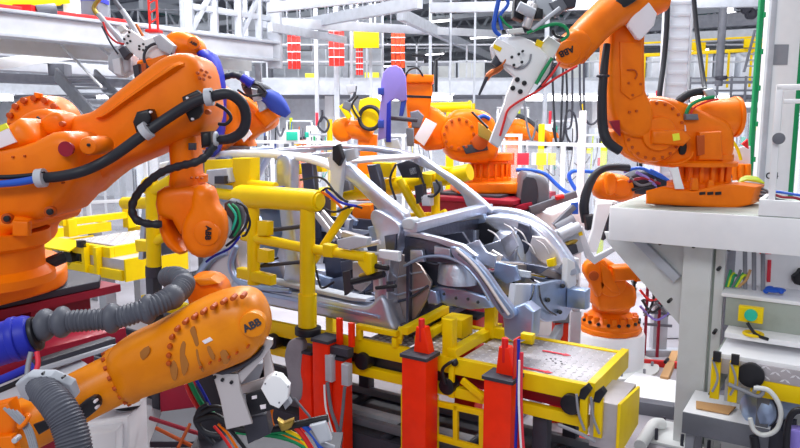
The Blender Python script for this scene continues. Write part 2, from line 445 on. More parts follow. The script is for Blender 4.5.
# red mast, yellow hoist, stair
p = q(154, 30, 10.8)
o = thing('red_mast', 'red lattice mast standing on the left walkway', 'mast')
part('frame', 'banner_red', o, *[box((p.x+dx, 10.8, p.z+.55), (.03, .03, 1.1)) for dx in (-.06, .06)], *[beam(p+V((-.06, 0, .1+.14*i)), p+V((.06, 0, .17+.14*i)), .02, .02) for i in range(7)])
part('foot', 'red', o, box((p.x, 10.8, p.z-.02), (.2, .2, .04)))
o = thing('yellow_hoist', 'yellow hoist beam above the walkway at the top left corner', 'hoist')
part('jib', 'yellow', o, beam(q(-10, 6, 9.6), q(66, -1, 10.6), .14, .13)); part('web', 'yellow', o, beam(q(-10, 9, 9.6), q(60, 2, 10.5), .04, .1))
part('trolley', 'red', o, box(q(24, 10, 9.9), (.3, .2, .12))); part('motor', 'midgrey', o, cyl(q(36, 11, 9.95), q(56, 9, 10.1), .08))
o = thing('walkway_machine', 'dark blue machine standing on the left walkway beside the yellow hoist', 'machine')
part('body', 'midgrey', o, box(q(92, 8, 11.0), (.34, .4, .3), bev=.03)); part('lid', 'blue_deep', o, box(q(92, 1, 11.0), (.36, .42, .06), bev=.02)); part('side_box', 'white', o, box(q(74, 6, 10.8), (.2, .3, .4), bev=.02))
o = thing('steel_stair', 'pale grey steel stair slanting down behind the large orange arm', 'stair')
s0, s1 = q(56, 74, 12), q(104, 128, 10.5); w = V((.5, .35, 0))
for k in (0, 1): part('stringer', 'grey', o, beam(s0+w*k, s1+w*k, .05, .22))
parts('tread', 'lightgrey', o, *[box(s0+(s1-s0)*((i+.5)/9)+w*.5, (.55, .2, .03)) for i in range(9)])
parts('handrail', 'white', o, *[beam(s0+w*k+V((0, 0, .6)), s1+w*k+V((0, 0, .6)), .03, .03) for k in (0, 1)])

# ------------------------------------------------------------------ generic distant robot (built once)
def far_robot(lab, m='orange'):
    r = thing('industrial_robot', lab, 'robot')
    part('base', m, r, slab([V((.45*cos(a), .45*sin(a), 0)) for a in [pi/6*i for i in range(12)]], V((0, 0, .16)), .03), cyl((0, 0, .14), (0, 0, .5), .28))
    part('turret', m, r, cyl((0, 0, .5), (0, 0, .72), .34, .04), box((.1, 0, .85), (.5, .5, .4), bev=.08))
    part('lower_arm', m, r, slab([V(p) for p in crom([(-.12, -.22, .75), (.2, -.22, .7), (.26, -.22, 1.0), (.1, -.22, 1.9), (-.12, -.22, 1.95), (-.2, -.22, 1.5)], 3, True)], V((0, .2, 0)), .05))
    part('forearm', m, r, tube([(V((-.35, 0, 2.0)), .2), (V((.0, 0, 2.02)), .2), (V((.5, 0, 1.98)), .13), (V((1.1, 0, 1.9)), .1)], n=14))
    part('motor', m, r, cyl((-.3, .0, 2.0), (-.62, .0, 2.04), .16)); part('motor', m, r, cyl((-.2, -.3, .95), (-.2, -.62, .95), .14))
    part('wrist', m, r, cyl((1.15, -.1, 1.88), (1.15, .12, 1.88), .12)); part('hose', 'rubber', r, tube([V((-.3, -.25, 2.2)), V((.3, -.28, 2.28)), V((.9, -.22, 2.1)), V((1.2, -.15, 1.75))], .04, n=8))
    part('welding_gun', 'lightgrey', r, box((1.3, 0, 1.7), (.12, .1, .4), bev=.02), tube([V((1.3, 0, 1.52)), V((1.55, 0, 1.4)), V((1.6, 0, 1.6))], .04, n=8))
    settle(r); return r
fr = far_robot('small distant orange robot seen behind the white welding gun blade')
fr.location = V((q(529, 150, 15).x, 15, 0)); fr.rotation_euler.z = -1.15; fr.scale = (1.0, 1.0, 1.22)
for u, Y, rz, lab in [(312, 19, 1.0, 'distant orange robot far behind the car roof left of the yellow ring robot')]:
    r = dup(fr, (0, 0, 0), lab, rz); r.location = V((q(u, 150, Y).x, Y, 0)); r.scale = (.9, .9, 1)

# ------------------------------------------------------------------ white fence panels and equipment in the middle distance
def fence(u0, v0, Y0, u1, v1, Y1, lab, h=2.3, m='white', pan='acrylic'):
    a = q(u0, v0, Y0); b = q(u1, v1, Y1); a.z = b.z = 0; d = b-a; n = max(1, round(d.length/1.3))
    o = thing('fence', lab, 'fence')
    for i in range(n+1): part('post', m, o, box(a+d*i/n+V((0, 0, h/2)), (.07, .07, h)))
    for i in range(n): part('panel', pan, o, beam(a+d*(i+.04)/n+V((0, 0, h*.55)), a+d*(i+.96)/n+V((0, 0, h*.55)), .01, h*.8))
    parts('rail', m, o, *[beam(a+V((0, 0, z)), b+V((0, 0, z)), .05, .06) for z in (h-.03, h*.5, .15)])
    return o
fence(498, 160, 12.5, 640, 160, 10.5, 'white framed clear fence behind the small pedestal robot')
fence(205, 150, 13.5, 345, 150, 12.5, 'white framed clear fence behind the car roof')
fence(86, 160, 13.0, 200, 160, 14, 'white framed clear fence behind the leftmost robot')
fence(345, 150, 14.5, 520, 150, 14.5, 'white framed clear fence behind the robot on the dark red riser', 2.4)
fence(640, 160, 10.5, 800, 160, 9.6, 'white framed clear fence behind the right platform', 2.9)
# signs hung on the fence
for k, (u, w, m, lab) in enumerate([(509, 11, 'banner_orange', 'orange notice hung on the fence, leftmost of the row'), (523, 12, 'sticker_red', 'red notice hung on the fence beside the orange one'), (541, 11, 'yellow_pale', 'yellow notice hung on the fence, left of the pair'), (552, 8, 'yellow_pale', 'narrow yellow notice hung on the fence, right of the pair'), (534, 5, 'paper', 'small white notice on the fence between red and yellow')]):
    Y = 11.7; p0, p1 = q(u-w/2, 165, Y), q(u+w/2, 153, Y)
    single('notice_board', lab, 'notice', m, box(((p0.x+p1.x)/2, Y, (p0.z+p1.z)/2), (p1.x-p0.x, .02, p1.z-p0.z)))
# background equipment boxes and racks, each a small machine with its own fittings
EQ = [(128, 118, 12, 60, 'white machine behind the left orange arm'), (240, 128, 14, 46, 'white machine under the blue covered gun'), (262, 122, 9, 40, 'narrow white machine left of the first equipment rack'), (285, 132, 14, 46, 'white machine with green screen behind the car roof'),
      (312, 126, 12, 48, 'white machine left of the distant robot behind the roof'), (470, 118, 12, 54, 'white machine behind the back robot shoulder'), (515, 118, 14, 50, 'white machine behind the welding gun blade tip'), (548, 124, 10, 42, 'narrow white machine beside the yellow post'),
      (580, 118, 14, 50, 'white machine behind the hanging cable loops'), (600, 128, 10, 46, 'narrow white machine left of the upright robot arm'), (655, 105, 14, 60, 'white machine behind the ribbed duct'), (740, 130, 10, 40, 'white machine left of the green edged column')]
for k, (u, v, w, h, lab) in enumerate(EQ):
    Y = 17+((k*7) % 5)*.5; p = q(u, v, Y); W = px(w, Y); hh = max(p.z, 1.6)
    o = thing('machine_cabinet', lab, 'machine', 'white machines along the back of the hall')
    part('body', 'wall', o, box((p.x, Y+.3, hh/2), (W, .6, hh), bev=.02))
    part('door', 'offwhite', o, box((p.x-W*.1, Y-.01, hh*.66), (W*.6, .03, hh*.6)))
    part('screen', ['green', 'darkgrey', 'blue_cable', 'midgrey'][k % 4], o, box((p.x+W*.1, Y-.03, hh*.86), (W*.35, .03, .18)))
    part('lamp_stack', ['lime', 'sticker_red', 'yellow'][k % 3], o, cyl((p.x+W*.35, Y+.2, hh), (p.x+W*.35, Y+.2, hh+.35), .04, n=10))
    parts('conduit', 'midgrey', o, *[cyl((p.x+W*(.42-.2*i), Y-.03, .1), (p.x+W*(.42-.2*i), Y-.03, hh*(.55+.1*i)), .02, n=8) for i in range(2)])
# low benches with clutter (boxes and yellow stands)
for k, (u, v, Y, m, lab) in enumerate([(247, 139, 12.4, 'sticker_yellow', 'small yellow round sign board on the fence behind the roof'), (292, 136, 12.6, 'teal', 'small green screen board behind the car roof')]):
    p = q(u, v, Y); o = thing('sign_board', lab, 'sign')
    part('board', 'white', o, box(p+V((0, .03, 0)), (.26, .03, .22))); part('mark', m, o, cyl(p, p-V((0, .02, 0)), .085) if k == 0 else box(p, (.2, .03, .15))); part('stand', 'grey', o, box((p.x, p.y+.06, p.z/2), (.04, .04, p.z)))
for k, (u, Y, h, m) in enumerate([(541, 13.5, 2.6, 'yellow'), (508, 16, 2.9, 'yellow'), (604, 13, 2.5, 'lime'), (330, 15, 2.7, 'yellow'), (222, 16, 2.8, 'yellow')]):
    p = q(u, 150, Y); single('guard_post', ['yellow guard post beside the white welding gun blade', 'thin yellow guard post behind the back robot wrist', 'lime guard post left of the upright robot hose', 'yellow guard post behind the robot with the hose ring', 'yellow guard post behind the large orange forearm'][k], 'post', m, cyl((p.x, Y, 0), (p.x, Y, h), .06), box((p.x, Y, .02), (.2, .2, .04)))
# hanging cable loops
cl = [([(552, 40), (553, 90), (556, 140), (560, 143), (562, 100), (564, 40)], 'rubber'), ([(566, 60), (567, 105), (563, 138), (557, 143), (553, 128)], 'rubber'), ([(572, 118), (566, 130), (570, 142), (577, 140), (575, 116), (567, 112), (563, 140)], 'darkgrey'),
      ([(584, 100), (586, 120), (593, 124), (600, 116), (602, 104)], 'darkgrey'), ([(580, 95), (583, 125), (579, 143), (574, 146)], 'darkgrey'), ([(524, 100), (527, 125), (532, 140), (537, 120)], 'midgrey'), ([(322, 116), (318, 126), (325, 132), (329, 124), (324, 117), (320, 122)], 'darkgrey'), ([(270, 106), (274, 118), (280, 136), (284, 128)], 'midgrey')]
cln = ['dark double cable hanging from above beside the welding gun wrist', 'dark cable hanging behind the welding gun red hose', 'dark coiled cable loop hanging left of the upright arm', 'slack dark cable loop next to the upright robot hose', 'thin dark cable curling down behind the notices',
       'grey cable loop behind the welding gun blade', 'small dark cable coil left of the yellow hose ring', 'grey cable hanging right of the blue covered gun']
for k, (pts, m) in enumerate(cl):
    top = q(pts[0][0], 30 if k < 5 else pts[0][1]-6, 14)
    single('hanging_cable', cln[k], 'cable', m, tube([top]+[q(u, v, 14) for u, v in pts], .022, n=8))
# right side: yellow rail, dark rail, roof trusses seen behind the platform robot
yr = thing('yellow_guardrail', 'yellow guard rail on the far gallery behind the ribbed duct', 'guardrail')
a, b = q(606, 57, 20), q(775, 49, 18)
parts('rail', 'yellow', yr, beam(a, b, .06, .09), beam(a+V((0, 0, .32)), a+(b-a)*.9+V((0, 0, .32)), .05, .05))
for i in range(9): p = a+(b-a)*i/8; part('post', 'yellow', yr, box(p-V((0, 0, .45)), (.05, .05, .95)))
parts('toe_board', 'yellow', yr, *[box(a+(b-a)*k+V((0, -.05, .16)), (.7, .05, .22)) for k in (.1, .53, .9)])
dr = thing('dark_railing', 'dark grey double railing above the right robot motor', 'railing')
a, b = q(690, 83, 18), q(760, 82, 17.6)
parts('rail', 'midgrey', dr, beam(a, b, .05, .07), beam(a+V((0, 0, -.2)), b+V((0, 0, -.2)), .05, .05), beam(a+V((0, 0, .12)), b+V((0, 0, .12)), .03, .03))
for i in range(6): p = a+(b-a)*i/5; part('post', 'midgrey', dr, box(p+V((0, 0, -.3)), (.05, .05, .9)))
for k, (u, v, w, h) in enumerate([(700, 68, 18, 26), (724, 68, 14, 26), (744, 66, 12, 26), (655, 70, 12, 26), (598, 72, 12, 22)]):
    Y = 23; p = q(u, v, Y); o = thing('wall_panel_cabinet', ['pale grey cabinet behind the dark railing, left one', 'pale grey cabinet behind the dark railing, middle one', 'pale grey cabinet behind the dark railing, right one', 'pale grey cabinet left of the ribbed duct', 'pale grey cabinet just left of the upright robot arm'][k], 'cabinet', 'cabinets on the far gallery')
    zt = q(u, v-h/2, Y).z; z0 = 3.93
    part('body', 'wall', o, box((p.x, Y, (z0+zt)/2), (px(w, Y), .5, zt-z0), bev=.02)); part('door', 'offwhite', o, box((p.x-.02, Y-.26, (z0+zt)/2), (px(w, Y)*.8, .03, (zt-z0)*.85)))
o = thing('gallery_post', 'tall dark grey post on the far gallery left of the green edged column', 'post'); p = q(721, 45, 17)
part('pole', 'midgrey', o, cyl((p.x, 17, q(721, 86, 17).z), (p.x, 17, q(721, 0, 17).z), .09)); part('collar', 'darkgrey', o, cyl(q(721, 80, 17), q(721, 76, 17), .14))
o = thing('gallery_ladder', 'small grey ladder leaning on the far gallery beside the green edge', 'ladder')
a, b = q(744, 72, 16), q(755, 30, 16)
for k in (0, .3): part('rail', 'midgrey', o, beam(a+V((k, 0, 0)), b+V((k, 0, 0)), .04, .06))
parts('rung', 'grey', o, *[beam(a+(b-a)*i/7, a+(b-a)*i/7+V((.3, 0, 0)), .03, .03) for i in range(1, 7)])
for k, (u, v) in enumerate([(727, 8), (733, 20)]):
    p = q(u, v, 26); o = thing('spot_lamp', ['bright round spot lamp high under the right roof, upper one', 'bright round spot lamp high under the right roof, lower one'][k], 'lamp', 'right roof spots')
    part('shade', 'white', o, cyl(p+V((0, 0, .3)), p+V((0, 0, .08)), .08, r1=.26)); part('bulb', 'lamp', o, ball(p, .2)); part('rod', 'grey', o, cyl(p+V((0, 0, .3)), p+V((0, 0, 1.4)), .02, n=8))
for k, (u, v) in enumerate([(742, 4), (752, 14), (748, 9)]):
    p = q(u, v, 20); single('roof_fan', ['dark round fan under the roof left of the green edge, upper one', 'dark round fan under the roof left of the green edge, lower one', 'dark round fan between the two other roof fans'][k], 'fan', 'darkgrey', cyl(p, p+V((0, .2, 0)), .12), ring(p, YV, .13, .02))
# black pipes on the back wall above the back robot
single('wall_pipe', 'black angular pipe on the far wall above the back robot', 'pipe', 'black', tube([q(412, 55, 20), q(425, 56, 20), q(425, 62, 20), q(432, 62, 20), q(432, 92, 20)], .05, n=8, smooth=False))
single('wall_pipe', 'short black pipe right of the angular one on the far wall', 'pipe', 'black', tube([q(442, 57, 20), q(436, 60, 20), q(436, 92, 20)], .05, n=8, smooth=False))

# caged upper gallery seen behind the walkway and banners
for k, (x0, x1, z0, z1, lab) in enumerate([(-13.5, -6.2, 3.95, 6.3, 'white mesh cage on the mezzanine behind the walkway railing'), (-5.6, -.6, 3.95, 6.6, 'white mesh cage on the mezzanine behind the red banners'), (.2, 1.6, 3.95, 4.6, 'low white mesh cage on the mezzanine above the back robot')]):
    o = thing('mesh_cage', lab, 'cage'); Y = 23.4; n = int((x1-x0)/.45)
    parts('upright', 'lightgrey', o, *[box((x0+(x1-x0)*i/n, Y, (z0+z1)/2), (.05, .05, z1-z0)) for i in range(n+1)])
    parts('crossbar', 'grey', o, *[box(((x0+x1)/2, Y-.03, z), (x1-x0, .04, .05)) for z in (z0+.1, z0+.55, z0+1.1, z0+1.65, z1-.05)])
    part('backing', 'lightgrey', o, box(((x0+x1)/2, Y+.6, z0+(z1-z0)*.42), (x1-x0, .04, (z1-z0)*.8)))
for k, (u, v, w, h, m, lab) in enumerate([(312, 80, 12, 12, 'yellow_pale', 'pale yellow crate on the mezzanine behind the second banner'), (372, 78, 14, 10, 'yellow_pale', 'pale yellow crate on the mezzanine left of the purple guard'), (268, 60, 8, 34, 'midgrey', 'grey cable tower beside the first red banner'), (346, 60, 5, 40, 'grey', 'grey cable tower between second banner and yellow banner'), (300, 48, 22, 5, 'midgrey', 'dark pipe bundle behind the first two banners'), (208, 66, 30, 8, 'midgrey', 'dark pipe bundle behind the walkway railing')]):
    p = q(u, v, 22.6); single(['crate', 'crate', 'cable_tower', 'cable_tower', 'pipe_bundle', 'pipe_bundle'][k], lab, ['crate', 'crate', 'cable tower', 'cable tower', 'pipes', 'pipes'][k], m, box(p, (px(w, 22.6), .4, px(h, 22.6)), bev=.02))

o = thing('yellow_pipe', 'thick yellow horizontal pipe behind the robot on the dark red riser', 'pipe'); Y = 11.2
part('barrel', 'yellow', o, cyl(q(428, 108, Y), q(470, 107, Y), px(5, Y))); part('flange', 'yellow', o, cyl(q(468, 107, Y), q(471, 107, Y), px(6, Y))); p = q(450, 112, Y); part('stand', 'yellow', o, box((p.x, Y, p.z/2), (.12, .12, p.z)))

struct('wall_partition', 'wall', box((0, 25.5, 1.75), (60, .1, 3.5)))
CLR = ['rubber', 'midgrey', 'yellow', 'grey', 'lime', 'wire_red', 'blue_cable', 'darkgrey', 'yellow_pale', 'steel_dark', 'orange', 'teal']
WH = ['under the left walkway', 'left of the steel stair foot', 'behind the hose loop of the leftmost robot', 'right of the blue covered gun', 'behind the middle of the car roof', 'left of the yellow ring robot', 'just right of the purple guard', 'behind the back robot shoulder', 'behind the welding gun blade', 'among the hanging cable loops',
      'left of the raised orange arm', 'behind the ribbed duct', 'above the right robot motor', 'left of the green edge strip']
for k, u in enumerate([20, 90, 218, 268, 300, 326, 420, 476, 512, 562, 592, 662, 712, 745]):
    Y = 15.6+(k*5 % 7)*.35; c = q(u, 150, Y).x; w = .5+.12*(k % 3); hh = 2.35+.16*(k*3 % 5)
    o = thing('hose_rack', 'slim hose rack far back, '+WH[k], 'rack', 'hose racks at the back of the hall')
    parts('upright', 'white', o, box((c-w/2, Y, hh/2), (.05, .05, hh)), box((c+w/2, Y, hh/2), (.05, .05, hh))); parts('crossbar', 'offwhite', o, box((c, Y, hh), (w+.05, .05, .05)), box((c, Y, hh*.72), (w, .04, .04)))
    for j in range(7):
        x = c-w*.45+w*.9*j/6; z0 = 1.2+random.random()*.6; z1 = hh-random.random()*.25
        if j % 3 == 2: part('valve_box', CLR[(k*5+j*3) % 12], o, box((x, Y-.06, (z0+z1)/2+.3*random.random()), (.07+.07*random.random(), .08, .1+.14*random.random())))
        else: part('hose', CLR[(k+j*2) % 12 if j % 2 else (0, 1, 7)[j % 3]], o, tube([V((x, Y-.05, z1)), V((x+.1*(random.random()-.5), Y-.09, (z0+z1)/2)), V((x+.24*(random.random()-.5), Y-.08, z0)), V((x+.3*(random.random()-.5), Y-.05, z0+.15))], .013, n=6))
# ================================================================== CAR CARRIERS
def tread(s0, s1, t0, t1, z, step=.055, a=.017, b=.006):
    g = []; i = 0; s = s0+step*.5
    while s < s1-.01:
        t = t0+step*.5; j = 0
        while t < t1-.01:
            d = (F+T).normalized() if (i+j) % 2 else (F-T).normalized(); e = Z.cross(d); c = L(s, t, z)
            g.append(([c-d*a, c-e*b, c+d*a, c+e*b, c-d*a*.6+Z*.003, c-e*b*.5+Z*.003, c+d*a*.6+Z*.003, c+e*b*.5+Z*.003], [(0, 1, 5, 4), (1, 2, 6, 5), (2, 3, 7, 6), (3, 0, 4, 7), (4, 5, 6, 7)]))
            t += step; j += 1
        s += step; i += 1
    return g
def dots(s0, s1, t0, t1, z, step=.06, r=.018):
    g = []; s = s0+step*.5; i = 0
    while s < s1:
        t = t0+step*(.5 if i % 2 else .9)
        while t < t1: g.append(lathe(L(s, t, z), Z, [(0, r), (.004, r*.7)], 8)); t += step
        s += step*.8; i += 1
    return g
def plate(c, tdir, pts, th, bev=.004):      # small upright plate from L-frame (s, z) points on plane t=c
    return slab([L(s, c, z) for s, z in pts], T*th, bev)

cc = thing('car_carrier', 'yellow car carrier with tread plate deck holding up the bare car body', 'carrier')
part('near_beam', 'yellow', cc, lbox(-4.3, .0, -.005, .05, .885, 1.0))
part('far_beam', 'yellow', cc, lbox(-4.3, .0, .74, .79, .885, 1.0))
part('lower_beam', 'yellow', cc, lbox(-4.2, -.02, .0, .06, .715, .79))
part('web', 'maroon', cc, lbox(-1.0, -.15, .09, .11, .78, .9), label='dark red recessed web'); part('web', 'steel_dark', cc, lbox(-4.2, -1.02, .09, .11, .72, .9))
part('end_beam', 'yellow', cc, lbox(-.03, .02, .0, .79, .885, 1.02))
dk = part('deck', 'tread', cc, lbox(-.93, -.03, .05, .74, .975, .992), label='grey diamond tread plate'); inlay(dk, 'lug', [tread(-.92, -.04, .06, .73, .992)])
dk = part('deck', 'tread', cc, lbox(-1.36, -1.08, .05, .74, .96, .985)); inlay(dk, 'lug', [dots(-1.36, -1.1, .06, .73, .985)])
dk = part('deck', 'tread', cc, lbox(-1.75, -1.42, .05, .74, .96, .985)); inlay(dk, 'lug', [dots(-1.75, -1.42, .06, .73, .985)])
for u, v in ((556, 353), (537, 370)):
    c = qz(u, v, .997); s, t, z = lc(c)
    part('arrow_sticker', 'sticker_red', cc, slab([L(s+a, t+b, .997) for a, b in ((-.1, -.012), (.06, -.012), (.06, -.028), (.11, 0), (.06, .028), (.06, .012), (-.1, .012))], Z*.002, .0005), label='red arrow sticker')
c = qz(553, 361, .997); part('hole_cluster', 'darkgrey', cc, *[cyl(c+F*a+T*b, c+F*a+T*b+Z*.002, .008, n=8) for a, b in ((0, 0), (.05, .02), (-.05, .01), (.03, -.03), (-.03, .04), (.07, -.02), (.0, .05))])
# lower front end of the carrier
ee = part('end_box', 'tread', cc, slab([L(*p) for p in ((.0, -.02, .62), (.17, -.02, .62), (.17, -.02, .92), (.0, -.02, .92))], T*.42, .005), label='low bare steel end box')
part('end_cover', 'yellow', cc, slab([L(*p) for p in ((.172, -.05, .60), (.172, .42, .64), (.172, .42, .9), (.172, -.05, .94))], F*.02, .004), label='yellow end cover plate')
part('roller', 'black', cc, cyl(L(-.12, -.045, .865), L(-.12, .05, .865), .066), label='black rubber roller disc')
part('roller', 'black', cc, cyl(L(-1.0, -.045, .80), L(-1.0, .05, .80), .06), label='black rubber roller disc'); part('roller', 'black', cc, cyl(L(-1.72, -.05, .845), L(-1.72, .05, .845), .064), label='black rubber roller disc')
part('roller', 'black', cc, cyl(L(-2.62, -.05, .845), L(-2.62, .05, .845), .064), label='black rubber roller disc')
for s in (-.03, .06):
    cl = part('clamp', 'yellow', cc, lbox(s-.025, s+.025, -.06, -.02, .70, .96)); part('clamp_handle', 'black', cl, slab([L(s+a, -.075, z) for a, z in ((-.03, .93), (.01, .93), (.045, 1.0), (.02, 1.03), (-.02, .99))], T*.05, .006), label='black clamp handle')
    part('clamp_lever', 'grey', cl, tube([L(s-.04, -.08, .96), L(s-.02, -.085, .84), L(s+.02, -.08, .74)], .008, n=8))
part('grip_bar', 'grey', cc, tube([L(-.18, -.07, .73), L(-.05, -.09, .72), L(.06, -.09, .69)], .012, n=8))
# cross arm and posts that carry the front of the body
def px2(u, v, z): s, t, _ = lc(qz(u, v, z)); return s, t
part('cross_arm', 'yellow', cc, lbox(-1.02, -.95, .0, .78, 1.0, 1.06))
part('post', 'yellow', cc, lbox(-1.07, -.99, .02, .10, .98, 1.26)); part('post', 'yellow', cc, lbox(-1.0, -.92, .55, .63, 1.0, 1.29))
part('block', 'yellow', cc, lbox(-.98, -.62, .56, .62, 1.0, 1.08)); part('block', 'yellow', cc, lbox(-1.3, -1.12, .42, .6, 1.0, 1.14))
part('support_arm', 'yellow', cc, beam(qz(404, 331, 1.14), qz(446, 309, 1.17), .06, .055)); part('support_arm', 'yellow', cc, beam(qz(418, 341, 1.05), qz(450, 320, 1.07), .06, .06))
part('support_leg', 'yellow', cc, beam(qz(445, 309, 1.17), qz(445, 327, 1.0), .05, .05, up=F))
part('hose', 'black', cc, tube([L(-.93, -.02, 1.0), L(-.97, -.06, .98), L(-1.02, -.06, .92), L(-1.0, -.05, .82)], .012, n=8)); part('strap', 'yellow', cc, lbox(-.99, -.95, -.03, .0, .72, .98)); part('hose_clamp', 'black', cc, ball(L(-.94, -.03, .98), .025))
part('bracket', 'yellow', cc, lbox(-1.78, -1.74, -.03, .02, 1.0, 1.1)); part('bracket', 'yellow', cc, lbox(-1.46, -1.42, -.03, .02, 1.0, 1.07)); part('bracket', 'yellow', cc, lbox(-1.78, -1.42, -.03, .02, 1.08, 1.12))
part('support_arm', 'yellow', cc, beam(L(-1.42, 0, 1.04), qz(402, 329, 1.1), .05, .05))
# undercarriage legs to the conveyor bed
for s, t in ((-.35, .1), (-.35, .7), (-2.2, .1), (-2.2, .7), (-3.9, .1), (-3.9, .7)): part('leg', 'darkgrey', cc, lbox(s-.05, s+.05, t-.05, t+.05, .3, .75))
part('skid', 'midgrey', cc, lbox(-4.2, -.1, .1, .16, .26, .32)); part('skid', 'midgrey', cc, lbox(-4.2, -.1, .64, .7, .26, .32))
# lower yellow guard frame
lf = thing('guard_rail', 'low yellow tubular guard between the two front red lift pillars', 'guard rail')
fz = lambda u, v: qt(u, v, -.03)
for a, b in (((404, 390), (404, 448)), ((436, 404), (436, 460)), ((456, 404), (456, 445)), ((482, 411), (482, 456))): part('upright', 'yellow', lf, beam(fz(*a), fz(*b), .035, .035, up=F))
for a, b in (((402, 391), (438, 398)), ((432, 402), (484, 413)), ((434, 436), (484, 450)), ((462, 380), (484, 398))): part('bar', 'yellow', lf, beam(fz(*a), fz(*b), .035, .04))
p = fz(404, 448); part('foot', 'yellow', lf, beam(p, V((p.x, p.y, 0)), .05, .05, up=F)); p = fz(482, 456); part('foot', 'yellow', lf, beam(p, V((p.x, p.y, 0)), .05, .05, up=F)); p = fz(436, 460); part('foot', 'yellow', lf, beam(p, V((p.x, p.y, 0)), .05, .05, up=F))
# conveyor bed
cb = thing('conveyor_bed', 'dark grey floor conveyor running under the yellow car carrier', 'conveyor')
part('bed', 'darkgrey', cb, lbox(-9.5, -.1, .02, .78, .06, .2)); part('side_rail', 'darkgrey', cb, lbox(-9.5, .0, -.02, .02, .0, .26)); part('side_rail', 'darkgrey', cb, lbox(-9.5, .0, .78, .82, .0, .26))
part('chain_guide', 'lightgrey', cb, lbox(-9.5, -1.0, .33, .43, .2, .26), label='pale chain guide')
parts('roller_bar', 'darkgrey', cb, *[cyl(L(-.4-.6*i, .04, .22), L(-.4-.6*i, .76, .22), .035, n=12) for i in range(14)])
single('floor_rail', 'grey steel floor rail running toward the camera under the carrier end', 'rail', 'lightgrey', beam(qz(440, 470, .06), qz(560, 375, .06), .14, .12))

# carriers queued upstream on the left
def ub(a, b, c, d, *k): return lbox(a, b, c+UT, d+UT, *k)
def ul(s, t, z): return L(s, t+UT, z)
def up_carrier(lab, s0, ln, z):
    o = thing('car_carrier', lab, 'carrier', 'yellow carriers queued at the left')
    part('near_beam', 'yellow', o, ub(s0, s0+ln, -.06, .0, z-.13, z)); part('far_beam', 'yellow', o, ub(s0, s0+ln, 1.25, 1.31, z-.13, z)); part('end_beam', 'yellow', o, ub(s0+ln-.06, s0+ln, 0, 1.3, z-.13, z))
    part('lower_beam', 'yellow', o, ub(s0+.1, s0+ln+.25, -.1, -.02, z-.36, z-.24)); part('lip', 'yellow', o, slab([ul(s0+.3, -.02, z-.0), ul(s0+ln*.6, -.02, z), ul(s0+ln*.6, -.2, z-.09), ul(s0+.3, -.2, z-.09)], Z*.02, .004))
    part('end_box', 'tread', o, ub(s0+ln*.62, s0+ln+.3, -.06, .75, z-.3, z-.12), label='bare steel end box'); part('end_cover', 'yellow', o, ub(s0+ln+.3, s0+ln+.33, -.1, .8, z-.36, z-.1))
    dk = part('deck', 'tread', o, ub(s0+ln*.35, s0+ln-.1, .1, 1.2, z-.03, z-.01), label='grey tread plate'); inlay(dk, 'lug', [tread(s0+ln*.35, s0+ln-.1, UT+.12, UT+1.18, z-.01, .09, .03, .011)])
    part('web', 'steel_dark', o, ub(s0+.1, s0+ln*.95, .05, .08, z-.3, z-.1)); part('roller', 'black', o, cyl(ul(s0+ln*.45, -.1, z-.2), ul(s0+ln*.45, .0, z-.2), .1), label='black roller disc'); part('clamp', 'yellow', o, ub(s0+ln*.7, s0+ln*.74, -.14, -.06, z-.34, z+.02)); part('clamp', 'yellow', o, ub(s0+ln*.86, s0+ln*.9, -.14, -.06, z-.34, z+.0))
    part('lever', 'black', o, ub(s0+ln*.68, s0+ln*.74, -.18, -.1, z-.02, z+.06)); part('cable', 'grey', o, tube([ul(s0+ln*.3, -.1, z-.05), ul(s0+ln*.4, -.14, z-.16), ul(s0+ln*.38, -.12, z-.3)], .012, n=8))
    for s, t in ((s0+.3, .05), (s0+ln-.25, .05), (s0+.3, 1.2), (s0+ln-.25, 1.2)): part('leg', 'lightgrey', o, ub(s-.07, s+.07, t-.07, t+.07, 0, z-.13), label='pale steel leg')
    for s, t, h in ((s0+.25, 1.1, .32), (s0+ln*.5, 1.15, .4), (s0+ln*.2, .2, .22)): part('post', 'yellow', o, ub(s-.06, s+.06, t-.06, t+.06, z, z+h))
    part('cross_arm', 'yellow', o, ub(s0+.2, s0+.3, .1, 1.2, z+.14, z+.22))
    return o
P = lc(qz(114, 247, 1.18))
UT = P[1]
up_carrier('yellow tread plate carrier waiting behind the leftmost red riser, nearer one', P[0]-1.45, 1.45, 1.18)
up_carrier('yellow carrier farther back, half hidden by the leftmost robot base', P[0]-3.5, 1.6, 1.18)
# ================================================================== BARE CAR BODY
car = thing('bare_car', 'bare silver sheet metal car body without doors or bonnet on the yellow carrier', 'car body')
def CT(pts, t, th=.06, bev=.012, sm=True):          # plate traced on a lengthwise plane of the car
    if sm and len(pts) > 8: pts = crom(pts, 3, True)
    return slab([qt(u, v, t) for u, v in pts], T*th, bev)
def CS(pts, s, th=.05, bev=.01, sm=False):          # plate across the car
    if sm: pts = crom(pts, 3, True)
    return slab([qs(u, v, s) for u, v in pts], F*(-th), bev)
def CTt(pts, t, m=None, **k):                       # tube on a lengthwise plane; (u, v, r px)
    return tube([(qt(u, v, t), r*qt(u, v, t).y/FP) for u, v, r in pts], **k)
